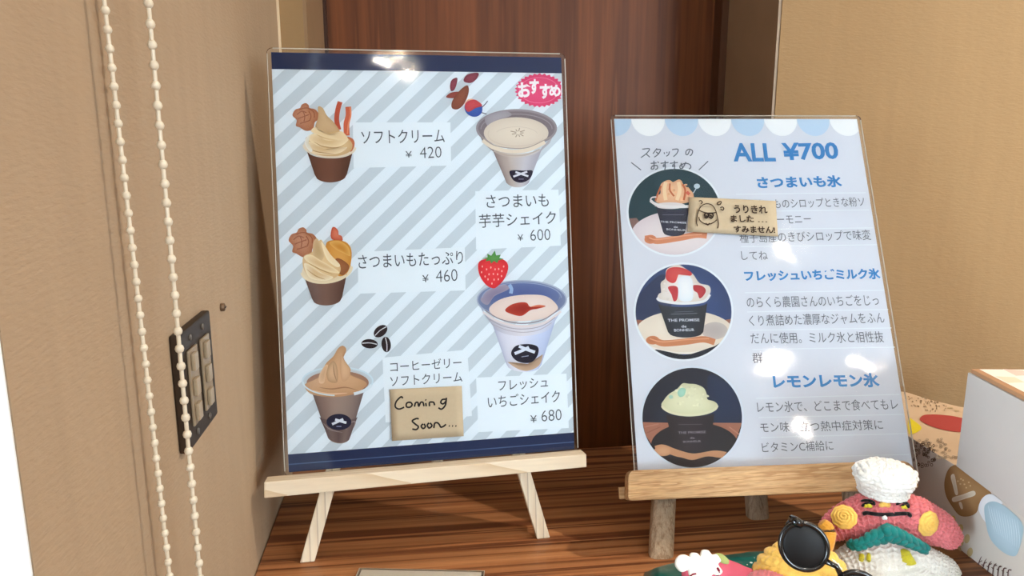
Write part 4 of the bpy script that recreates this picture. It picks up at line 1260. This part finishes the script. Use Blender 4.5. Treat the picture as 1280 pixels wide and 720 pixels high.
lo = gb(MB(), -.0012, ZG - .0031, ZG).build('lid', KK, B2, bevel=.0005)
FL = Face((cA.x, cA.y, ZG), rgt, -dirf)
z = FL.z(); m = MB(); R = random.Random(7)
def lidpt(a_, b_): p = cA + rgt * a_ + dirf * b_; return (p.x, p.y, ZG + .00015)
m.add([lidpt(.006, .003), lidpt(.006, LG - .006), lidpt(WG - .006, LG - .006), lidpt(WG - .006, .003)], [(0, 1, 2, 3)], [lin((240, 228, 214))] * 4)
for i in range(12):
    for j in range(10):
        if (i + j) % 2:
            a_, b_ = .006 + i * .0155, .003 + j * .0158; e = R.uniform(-.002, .002)
            p = [lidpt(a_ + .0015, b_ + e + .001), lidpt(a_ + .001, min(b_ + .0146, LG - .007)), lidpt(a_ + .014 + e, min(b_ + .0132, LG - .007)), lidpt(a_ + .0138, b_ + .002)]
            m.add([(x, y, z_ + .00005) for x, y, z_ in p], [(0, 1, 2, 3)], [lin(R.choice([(216, 176, 164), (230, 206, 178), (206, 170, 160), (224, 190, 176)]))] * 4)
o = m.build('lid_print', M_PRINT, lo, recalc=False)


# ------------------------------------------------------------------ knitted things
def knit_grid(fn, ns, nt, amp, cols, rows, mode='v', closed=True, seed=0):
    """surface fn(s,t) with real stitch relief; t runs around, s along"""
    P = [[fn(i / ns, j / nt) for j in range(nt + (0 if closed else 1))] for i in range(ns + 1)]
    W = len(P[0]); vv = []
    for i in range(ns + 1):
        for j in range(W):
            a = P[min(i + 1, ns)][j] - P[max(i - 1, 0)][j]
            jn, jp = ((j + 1) % W, (j - 1) % W) if closed else (min(j + 1, W - 1), max(j - 1, 0))
            b = P[i][jn] - P[i][jp]
            nrm = a.cross(b)
            if nrm.length > 1e-12: nrm.normalize()
            else: nrm = Vector((0, 0, 0))
            s_, t_ = i / ns, j / nt
            x = s_ * cols; p = (x % 1) * 2 - 1; qy = t_ * rows
            if mode == 'v':
                h = (1 - (2 * abs(p) - 1) ** 2) ** .5 * (.35 + .65 * abs(sin(pi * (qy + abs(p) * .55))) ** .7)
            elif mode == 'shell':
                row = int(x); ph_ = (qy + .5 * (row % 2)) % 1
                h = (1 - p * p) ** .5 * (.4 + .6 * sin(pi * ph_) ** .6)
            elif mode == 'rib':
                h = (1 - p * p) ** .5 * (.8 + .2 * sin(2 * pi * qy))
            else:
                h = (1 - p * p) ** .5
            h += .25 * noise.noise(P[i][j] * 900 + Vector((seed, 0, 0)))
            vv.append(P[i][j] + nrm * amp * h)
    ff = []
    for i in range(ns):
        for j in range(W if closed else W - 1):
            k2 = (j + 1) % W
            ff.append((i * W + j, i * W + k2, (i + 1) * W + k2, (i + 1) * W + j))
    if closed:
        ff.append(tuple(range(W))[::-1]); ff.append(tuple(ns * W + j for j in range(W)))
    return vv, ff


def orient_out(vv, ff):
    return vv, ff


def yarn(name, rgb, rough=.85):
    m, nt, b = nmat(name)
    b.inputs['Roughness'].default_value = rough; b.inputs['Specular IOR Level'].default_value = .15
    b.inputs['Sheen Weight'].default_value = .25; b.inputs['Sheen Roughness'].default_value = .5
    tc = nt.nodes.new('ShaderNodeTexCoord'); n_ = nt.nodes.new('ShaderNodeTexNoise'); n_.inputs['Scale'].default_value = 900; n_.inputs['Detail'].default_value = 2
    nt.links.new(tc.outputs['Object'], n_.inputs['Vector'])
    mx = nt.nodes.new('ShaderNodeMix'); mx.data_type = 'RGBA'
    mx.inputs[6].default_value = (*[v * .8 for v in lin(rgb)], 1); mx.inputs[7].default_value = (*[min(1, v * 1.12) for v in lin(rgb)], 1)
    nt.links.new(n_.outputs['Fac'], mx.inputs[0]); nt.links.new(mx.outputs[2], b.inputs['Base Color'])
    bp = nt.nodes.new('ShaderNodeBump'); bp.inputs['Strength'].default_value = .5; bp.inputs['Distance'].default_value = .0004
    nt.links.new(n_.outputs['Fac'], bp.inputs['Height']); nt.links.new(bp.outputs[0], b.inputs['Normal'])
    return m


Y_PINK = yarn('pink_yarn', (222, 124, 126)); Y_WHITE = yarn('white_yarn', (240, 234, 222)); Y_YEL = yarn('yellow_yarn', (246, 196, 96))
Y_TEAL = yarn('teal_yarn', (20, 122, 116)); Y_BLACK = yarn('black_yarn', (22, 18, 18)); Y_HAT = yarn('hat_yarn', (240, 238, 232)); Y_LEM = yarn('lemon_yarn', (228, 214, 60)); Y_ORG = yarn('orange_yarn', (216, 150, 52))


def put(vv, ff, name, mat, parent):
    m = MB().add(vv, ff, smooth=True); return m.build(name, mat, parent)


def bez(pts, t):
    c_ = catmull(pts, 12, False); f = t * (len(c_) - 1); i = min(int(f), len(c_) - 2); f -= i
    return Vector(c_[i]) * (1 - f) + Vector(c_[i + 1]) * f


YD_ = .425
dl = Vector((.315, YD_, ZS))
DOLL = empty('knitted_doll', Matrix.Translation(dl))
tag(DOLL, 'pink knitted sweet potato doll in white chef hat and teal scarf beside the boxes', 'doll')
D = lambda x, y, dy=0: onY(x, y, YD_ + dy)
# head: bent spindle
hp_ = [D(1029, 668), D(1050, 655), D(1080, 646), D(1112, 644), D(1145, 650), D(1175, 662), D(1194, 678)]
hp_ = [Vector(tuple(p)) for p in hp_]
hr = [.0078, .0125, .0165, .0178, .0165, .0128, .0078]


def spindle(path, rad, squash=1.0):
    cp = catmull([tuple(p) + (r,) for p, r in zip(path, rad)], 14, False)
    def fn(s, t):
        # rounded ends
        f = s * (len(cp) - 1); i = min(int(f), len(cp) - 2); f -= i
        c_ = [a * (1 - f) + b * f for a, b in zip(cp[i], cp[i + 1])]
        i2 = min(max(i, 1), len(cp) - 3)
        d = (Vector(cp[i2 + 2][:3]) - Vector(cp[i2 - 1][:3])).normalized()
        u = d.cross(Vector((0, -1, 0))).normalized()
        if u.z < 0: u = -u
        v = d.cross(u).normalized()
        e = min(1, sqrt(max(0, 1 - (1 - min(s, 1 - s) / .035) ** 2))) if min(s, 1 - s) < .035 else 1
        r = c_[3] * max(e, .02)
        a_ = 2 * pi * t
        return Vector(c_[:3]) + u * cos(a_) * r + v * sin(a_) * r * squash
    return fn


vv, ff = knit_grid(spindle(hp_, hr, .85), 300, 300, .0025, 17, 29, 'v')
head = put(vv, ff, 'head', Y_PINK, DOLL)
bvh = BVHTree.FromPolygons([tuple(v) for v in vv], ff)


def on_surf(bv, x, y, lift=0.0, fb=None):
    r = ray(x, y).normalized(); h = bv.ray_cast(C0, r)
    if h[0] is None: return fb if fb is not None else D(x, y)
    return h[0] - r * lift


# body: sloping shoulders, trunk, arms
bp_ = [D(1022, 742), D(1040, 716), D(1068, 702), D(1110, 698), D(1150, 704), D(1180, 712), D(1192, 722)]
vv, ff = knit_grid(spindle(bp_, [.0060, .0090, .0140, .0165, .0140, .0100, .0070], .8), 260, 220, .0020, 19, 26, 'v', seed=3)
body = put(vv, ff, 'body', Y_WHITE, DOLL)
bvb = BVHTree.FromPolygons([tuple(v) for v in vv], ff)
tc_ = D(1110, 700); tb = Vector((tc_.x, YD_, ZS + .001))
def trunk(s, t):
    z = tc_.z * (1 - s) + tb.z * s; r = .0265 * (.62 + .38 * sin(pi * min(1, s * .8 + .2))) * (sqrt(max(0, 1 - ((s - .9) / .1) ** 2)) if s > .9 else 1)
    r = max(r, .012)
    return Vector((tc_.x + r * 1.1 * sin(2 * pi * t), YD_ + r * .75 * cos(2 * pi * t), z))
vv, ff = knit_grid(trunk, 60, 120, .0007, 9, 24, 'shell', seed=5)
put(vv, ff, 'skirt', Y_WHITE, DOLL)
# hat
hb = D(1104, 613, .004); ht = D(1102, 581, .004); hh = (ht - hb).length
prof = catmull([(-.08, .0160), (.06, .0161), (.22, .0168), (.40, .0190), (.57, .0199), (.73, .0186), (.87, .0142), (.96, .0078), (1.0, .0012)], 6, False)
def hat(s, t):
    f = s * (len(prof) - 1); i = min(int(f), len(prof) - 2); f -= i
    z_, r = [a * (1 - f) + b * f for a, b in zip(prof[i], prof[i + 1])]
    lob = 1 + (.05 * sin(7 * 2 * pi * t + 1) * (1 if z_ > .4 else .25))
    return hb + Vector((r * .93 * lob * sin(2 * pi * t) + .0004 * z_, r * .9 * lob * cos(2 * pi * t), z_ * hh))
vv, ff = knit_grid(hat, 150, 260, .0019, 9, 20, 'shell', seed=9)
hato = put(vv, ff, 'chef_hat', Y_HAT, DOLL)
# cheeks: crocheted discs
def disc_on(bv, cx, cy, r, name, mat, parent, px=.00053, amp=.0009, rounds=4):
    c_ = on_surf(bv, cx, cy, .0016); e = 15
    a = on_surf(bv, cx + e, cy) - on_surf(bv, cx - e, cy); b = on_surf(bv, cx, cy - e) - on_surf(bv, cx, cy + e)
    n_ = a.cross(b).normalized()
    if n_.dot(C0 - c_) < 0: n_ = -n_
    ux = a.normalized(); uy = n_.cross(ux)
    nr, na = 26, 72; vv = []; ff = []
    for i in range(nr + 1):
        f = i / nr
        for j in range(na):
            t = 2 * pi * j / na; sp = f * rounds + j / na * 0
            h = .0022 * sqrt(max(0, 1 - f * f * .92)) + amp * abs(sin(pi * (f * rounds + j / na))) * (.6 + .4 * abs(sin(t * (6 + 9 * f)))) - .0016 * f * f
            vv.append(c_ + (ux * cos(t) + uy * sin(t)) * r * f * (1 + .03 * sin(9 * t)) + n_ * h)
    for i in range(nr):
        for j in range(na):
            ff.append((i * na + j, i * na + (j + 1) % na, (i + 1) * na + (j + 1) % na, (i + 1) * na + j))
    m = MB().add(vv, ff, smooth=True); return m.build(name, mat, parent)
disc_on(bvh, 1055, 646, .0080, 'cheek', Y_YEL, DOLL)
disc_on(bvh, 1161, 655, .0086, 'cheek', Y_YEL, DOLL)
def strand_on(bv, pts, r, name, mat, parent, lift=.0006, n=8, twist=True):
    pp = catmull([p for p in pts], 6, False)
    w_ = [on_surf(bv, x, y, lift) for x, y in pp]
    rs = [r * (.55 + .45 * min(1, min(i, len(w_) - 1 - i) / 3)) for i in range(len(w_))]
    return MB().tube(w_, rs, n).build(name, mat, parent)
def SX(x, y): return (1010 + x / 4.8, 570 + y / 4.8)
strand_on(bvh, [SX(318, 272), SX(350, 266), SX(392, 272)], .0010, 'eyelash', Y_BLACK, DOLL, .0012)
strand_on(bvh, [SX(322, 302), SX(350, 286), SX(392, 288)], .0010, 'eyelash', Y_BLACK, DOLL, .0012)
strand_on(bvh, [SX(392, 272), SX(396, 286), SX(392, 292)], .0010, 'eyelash', Y_BLACK, DOLL, .0012)
strand_on(bvh, [SX(530, 292), SX(560, 276), SX(600, 284)], .0010, 'eyelash', Y_BLACK, DOLL, .0012)
strand_on(bvh, [SX(560, 296), SX(584, 298), SX(602, 306), SX(602, 284)], .0009, 'eyelash', Y_BLACK, DOLL, .0012)
strand_on(bvh, [SX(330, 352), SX(350, 342), SX(400, 348), SX(470, 352), SX(560, 346), SX(604, 348), SX(614, 364)], .0013, 'mouth', Y_BLACK, DOLL, .0012)
strand_on(bvh, [SX(334, 304), SX(360, 298), SX(384, 304)], .0013, 'eye', Y_LEM, DOLL, .0004)
strand_on(bvh, [SX(560, 308), SX(584, 306), SX(600, 314)], .0013, 'eye', Y_LEM, DOLL, .0004)
strand_on(bvh, [SX(434, 298), SX(462, 288), SX(494, 300)], .0020, 'nose', Y_YEL, DOLL, .0006)
strand_on(bvh, [SX(446, 366), SX(460, 370), SX(472, 368)], .0016, 'tooth', Y_HAT, DOLL, .0008)
# scarf: two crossed braided ends
def braid(pts, r0, r1, name, mat, parent, bv=None, y=None):
    pp = catmull(pts, 8, False); P_ = [D(px, py, dy) for px, py, dy in pp]
    for k in range(3):
        w_ = []
        for i, p in enumerate(P_):
            f = i / (len(P_) - 1); r = r0 + (r1 - r0) * f; a_ = f * 14 + k * 2 * pi / 3
            w_.append(p + Vector((0, -.6 * sin(a_ * 2) * r * .5, cos(a_) * r * .85)))
        MB_ = MB().tube(w_, [(r0 + (r1 - r0) * i / (len(P_) - 1)) * .78 * (.5 if i in (0, len(P_) - 1) else 1) for i in range(len(P_))], 10)
        if k == 0: acc = MB_
        else: acc.add(MB_.v, MB_.f, smooth=True)
    return acc.build(name, mat, parent)
braid([(1108, 668, -.0165), (1090, 673, -.0175), (1074, 681, -.0165), (1060, 680, -.012)], .0042, .0022, 'scarf_end', Y_TEAL, DOLL)
braid([(1104, 665, -.018), (1122, 670, -.0185), (1142, 679, -.0175), (1160, 688, -.0145)], .0044, .0024, 'scarf_end', Y_TEAL, DOLL)
strand_on(bvb, [(1077, 692), (1077, 697), (1076, 702)], .0018, 'yellow_patch', Y_LEM, DOLL, .0)
strand_on(bvb, [(1086, 692), (1086, 698), (1086, 702)], .0014, 'yellow_patch', Y_LEM, DOLL, .0)
strand_on(bvb, [(1129, 688), (1132, 695), (1137, 703), (1138, 706)], .0038, 'yellow_patch', Y_LEM, DOLL, -.001)

# second doll, lying in front: pink body with ribbed yellow end, orange tassel
Yq = .392
Q = lambda x, y, dy=0: onY(x, y, Yq + dy)
DOL2 = empty('knitted_doll', Matrix.Translation((Q(1000, 720).x, Yq, ZS)))
tag(DOL2, 'yellow ribbed knitted sweet potato doll lying under the black sunglasses', 'doll')
cq = Q(1003, 733)
def dome(s, t):
    a_ = pi * s
    rx, ry, rz = .0320, .022, .0265
    p = Vector((-cos(a_) * rx, -sin(a_) * cos(2 * pi * t) * ry, sin(a_) * sin(2 * pi * t) * rz))
    return p
# ribs run across, tilted slightly down to the right
def dome2(s, t):
    a_ = pi * s; rx, ry, rz = .0320, .0210, .0265
    p = Vector((sin(a_) * cos(2 * pi * t) * rx, sin(a_) * sin(2 * pi * t) * ry, cos(a_) * rz))
    p = Matrix.Rotation(radians(14), 3, 'Y') @ Matrix.Rotation(radians(-22), 3, 'X') @ p
    q_ = cq + p
    q_.z = max(q_.z, ZS + .0006)
    return q_
vv, ff = knit_grid(dome2, 150, 140, .0020, 13, 30, 'rib', seed=12)
put(vv, ff, 'ribbed_head', Y_YEL, DOL2)
bvd = BVHTree.FromPolygons([tuple(v) for v in vv], ff)
pk = [Q(936, 736, -.004), Q(950, 730, -.008), Q(975, 738, -.014), Q(1010, 748, -.018)]
vv, ff = knit_grid(spindle(pk, [.004, .0085, .0095, .006], 1), 60, 60, .0008, 10, 16, 'v', seed=2)
for v in vv: v.z = max(v.z, ZS + .0006)
put(vv, ff, 'pink_collar', Y_PINK, DOL2)
tp = [Q(1014, 700, .012), Q(1030, 672, .016), Q(1032, 660, .018), Q(1026, 652, .02)]
vv, ff = knit_grid(spindle(tp, [.010, .0075, .0055, .003], 1), 50, 50, .0007, 9, 12, 'v', seed=7)
put(vv, ff, 'orange_stem', Y_ORG, DOL2)
vv, ff = knit_grid(spindle([Q(1030, 705, -.004), Q(1040, 710, -.006), Q(1048, 722, -.004)], [.004, .0052, .004], 1), 30, 40, .0006, 6, 10, 'v', seed=4)
put(vv, ff, 'white_cuff', Y_WHITE, DOL2)

# ------------------------------------------------------------------ sunglasses
SG = None
G0 = onY(1005, 683, .3655); G1 = onY(1072, 744, .356)
e1 = (G1 - G0).normalized(); nv = (C0 + Vector((-.03, 0, .04)) - G0); nv = (nv - e1 * nv.dot(e1)).normalized(); e2 = nv.cross(e1).normalized()
if e2.z < 0: e2 = -e2
SG = empty('sunglasses', Matrix.Translation(G0))
tag(SG, 'small black round sunglasses propped on the yellow knitted doll', 'sunglasses')
M_BLK = plain('black_gloss', (10, 10, 11), .18, .6, coat=.5); M_LNS = plain('dark_lens', (14, 14, 15), .5, .3)
rx, ry = .0136, .0118
def lens(c_, nm):
    n_ = 48; vv = []; ff = []
    for (k, h) in ((1, -.0008), (1, .0004), (.9, .0010), (.6, .0018), (.3, .0022)):
        vv += [c_ + e1 * cos(2 * pi * i / n_) * rx * k + e2 * sin(2 * pi * i / n_) * ry * k + nv * h for i in range(n_)]
    for a in range(4):
        ff += [(a * n_ + i, a * n_ + (i + 1) % n_, (a + 1) * n_ + (i + 1) % n_, (a + 1) * n_ + i) for i in range(n_)]
    ff += [tuple(range(n_))[::-1], tuple(4 * n_ + i for i in range(n_))]
    MB().add(vv, ff, smooth=True).build('lens', M_LNS, SG)
    pts = [c_ + e1 * cos(2 * pi * i / n_) * (rx + .0008) + e2 * sin(2 * pi * i / n_) * (ry + .0008) for i in range(n_ + 1)]
    MB().tube(pts, .0016, 10, caps=False, ref=nv).build('rim', M_BLK, SG)
lens(G0, 'a'); lens(G1, 'b')
g0e = G0 + e1 * (rx + .001) + e2 * .002; g1e = G1 - e1 * (rx + .001) + e2 * .002
MB().tube([g0e, (g0e + g1e) / 2 + e2 * .002 + nv * .001, g1e], [.0018, .0015, .0018], 10).build('bridge', M_BLK, SG)
for c_, sg, nm in ((G0, -1, 'a'), (G1, 1, 'b')):
    h0 = c_ + e1 * sg * (rx * .70) + e2 * (ry * .70)
    h1 = c_ + e1 * sg * (rx * 1.0) + e2 * (ry * .62)
    MB().tube([h0, h1, h1 + e1 * sg * .0006 - nv * .004], [.0026, .0030, .0022], 12).build('hinge', M_BLK, SG)
    t0 = h1 - nv * .003
    MB().tube([t0, t0 + Vector((-.001, .004, -.006)), t0 + Vector((-.002, .008, -.016))], [.0019, .0016, .0014], 10).build('temple', M_BLK, SG)

# ------------------------------------------------------------------ teal glossy pouch, pink charm, small card
TP = empty('snack_pouch', Matrix.Translation((onZ(900, 740, ZS).x, .42, ZS)))
tag(TP, 'crumpled glossy teal pouch with white dots lying beside the yellow doll', 'pouch')
pc = [onZ(806, 716, ZS), onZ(995, 690, ZS), onZ(1010, 900, ZS), onZ(770, 900, ZS)]
nx, ny = 46, 34; vv = []; ff = []
def pouch(s, t):
    a = pc[0].lerp(pc[1], s); b = pc[3].lerp(pc[2], s); p = a.lerp(b, t)
    e = (1 - (2 * s - 1) ** 4) * (1 - (2 * t - 1) ** 4)
    h = .017 * max(0, e) ** .6 + .0022 * noise.noise(p * 70) * min(1, e * 2) + .0008 * noise.noise(p * 240) * min(1, e * 2)
    return Vector((p.x, p.y, ZS + .0008 + max(0, h)))
for j in range(ny + 1):
    for i in range(nx + 1): vv.append(pouch(i / nx, j / ny))
for j in range(ny):
    for i in range(nx):
        a = j * (nx + 1) + i; ff.append((a, a + 1, a + nx + 2, a + nx + 1))
bd = [i for i in range(nx + 1)] + [j * (nx + 1) + nx for j in range(1, ny + 1)] + [ny * (nx + 1) + i for i in range(nx - 1, -1, -1)] + [j * (nx + 1) for j in range(ny - 1, 0, -1)]
nb = len(vv)
for k in bd: p = vv[k]; vv.append(Vector((p.x, p.y, ZS + .0003)))
L = len(bd)
for k in range(L): ff.append((bd[k], bd[(k + 1) % L], nb + (k + 1) % L, nb + k))
ff.append(tuple(range(nb, nb + L)))
po = MB().add(vv, ff, smooth=True).build('foil', plain('teal_foil', (24, 110, 104), .28, .5, coat=.3, var=.25, bscale=60), TP)
bvp = BVHTree.FromPolygons([tuple(v) for v in vv], ff)
MD = plain('white_dot', (240, 244, 240), .5); MT = plain('tan_dot', (206, 168, 140), .5)
R = random.Random(11)
for (x, y, r) in ((925.5, 710, .0011), (939, 703.5, .0008), (945, 707, .0012), (929, 718, .0013), (938, 713, .0006), (943, 697.5, .0004), (938, 719, .0008), (951, 701, .0004), (934, 706, .0004)):
    h = bvp.ray_cast(C0, ray(x, y).normalized())
    if h[0] is None: continue
    c_ = h[0]; n_ = h[1] if h[1].z > 0 else -h[1]
    u = n_.cross(Vector((0, 1, 0))).normalized(); v_ = n_.cross(u)
    MB().add([c_ + n_ * .0003 + (u * cos(2 * pi * k / 12) * 1.2 + v_ * sin(2 * pi * k / 12)) * r for k in range(12)] + [c_ - n_ * .0004 + (u * cos(2 * pi * k / 12) * 1.2 + v_ * sin(2 * pi * k / 12)) * r for k in range(12)], [tuple(range(12)), tuple(range(23, 11, -1))] + [(k, (k + 1) % 12, 12 + (k + 1) % 12, 12 + k) for k in range(12)]).build('dot', MD, po)
# clear folded end of the pouch
a = onZ(895, 694, ZS + .006); b = onZ(990, 684, ZS + .006)
vv = []; ff = []
for i in range(13):
    s_ = i / 12; p = a.lerp(b, s_)
    for j in range(4):
        vv.append(Vector((p.x, p.y - .020 + j * .008, ZS + .014 - j * .0035 + .0008 * sin(9 * s_ + j))))
for i in range(12):
    for j in range(3): q0 = i * 4 + j; ff.append((q0, q0 + 4, q0 + 5, q0 + 1))
MB().add(vv, ff, smooth=True).build('clear_flap', M_FILM, TP, recalc=False)

CHM = empty('felt_charm', Matrix.Translation((onZ(880, 730, ZS).x, .41, ZS)))
tag(CHM, 'pink felt charm with a white cloud shaped top lying on the teal pouch', 'charm')
Ypl = .398
K = lambda x, y, dy=0: onY(x + 4, y - 4, Ypl + dy)
def slab(pts, y_, th, name, mat, parent, pts_smooth=True, tilt=.35):
    pp = catmull(pts, 5) if pts_smooth else pts
    pos = [K(x, y) for x, y in pp]; zc = sum(p.z for p in pos) / len(pos)
    dz = Vector((0, -1, .55)).normalized()
    f = [p + Vector((0, (p.z - zc) * tilt * 2 + y_, 0)) for p in pos]
    c_ = sum(f, Vector()) / len(f); n_ = len(f)
    vv = []; ff = []
    for (k, h) in ((1.0, 0), (1.0, th * .6), (.94, th), (.6, th * 1.12)):
        vv += [c_ + (p - c_) * k + dz * h for p in f]
    for a in range(3): ff += [(a * n_ + i, a * n_ + (i + 1) % n_, (a + 1) * n_ + (i + 1) % n_, (a + 1) * n_ + i) for i in range(n_)]
    ff += [tuple(range(n_))[::-1]]
    cc = c_ + dz * th * 1.14; vv.append(cc)
    ff += [(3 * n_ + i, 3 * n_ + (i + 1) % n_, 4 * n_) for i in range(n_)]
    return MB().add(vv, ff, smooth=True).build(name, mat, parent)
F_PINK = plain('pink_felt', (222, 104, 124), .85, .1, bump=.3, bscale=1200); F_WH = plain('white_felt', (250, 244, 232), .85, .1, bump=.2, bscale=900); F_RED = plain('dark_red_thread', (140, 34, 58), .8, .1)
slab([(850, 722), (858, 714), (880, 709), (905, 709), (930, 716), (948, 724), (950, 760), (900, 770), (850, 760)], -.002, .004, 'pink_body', F_PINK, CHM)
cl = [(834, 702), (836, 695), (842, 691), (848, 691), (851, 694), (855, 689), (862, 689), (865, 692), (869, 686), (876, 686), (880, 690), (886, 690), (890, 696), (886, 700), (890, 707), (884, 711), (878, 710), (872, 714), (866, 712), (858, 717), (850, 712), (848, 706), (840, 708)]
slab(cl, -.008, .0025, 'cloud_top', F_WH, CHM, True, .2)
slab([(886, 691), (894, 691), (901, 697), (899, 701), (890, 699)], -.006, .0015, 'leaf', plain('green_felt', (170, 178, 110), .85, .1), CHM, True, .2)
for st in (((858, 727), (861, 722), (866, 721)), ((893, 714), (895, 719), (892, 724)), ((872, 727), (877, 723), (881, 726))):
    MB().tube([K(x, y, -.012) for x, y in catmull(list(st), 4, False)], .0007, 8).build('stitch', F_RED, CHM)

# small laminated card lying at the counter front
ZQ = ZS + .0012
p0 = onZ(449, 710.5, ZQ); p1 = onZ(606, 714, ZQ)
ux = (p1 - p0).normalized(); uy = Vector((0, 0, 1)).cross(ux).normalized()
Lc = (p1 - p0).length; Hc = .055
FC = Matrix(((ux.x, uy.x, 0, p0.x), (ux.y, uy.y, 0, p0.y), (0, 0, 1, ZQ), (0, 0, 0, 1)))
CD = empty('small_card', FC); tag(CD, 'small white laminated card lying at the front edge of the counter', 'card')
MB().box((.0022, -Hc + .003, -.0001), (Lc - .0022, -.0016, .0002)).build('card_paper', plain('card_white', (232, 226, 214), .6), CD, world=False)
MB().box((0, -Hc, -.0006), (Lc, 0, .0006)).build('laminate_film', M_FILM, CD, world=False)
m = MB()
for lo_, hi_ in (((0, -.0005, -.0005), (Lc, 0, .0005)), ((0, -Hc, -.0005), (.0005, -.0005, .0005)), ((Lc - .0005, -Hc, -.0005), (Lc, -.0005, .0005))): m.box(lo_, hi_)
m.build('film_edge', bpy.data.materials['film_edge'], CD, world=False)
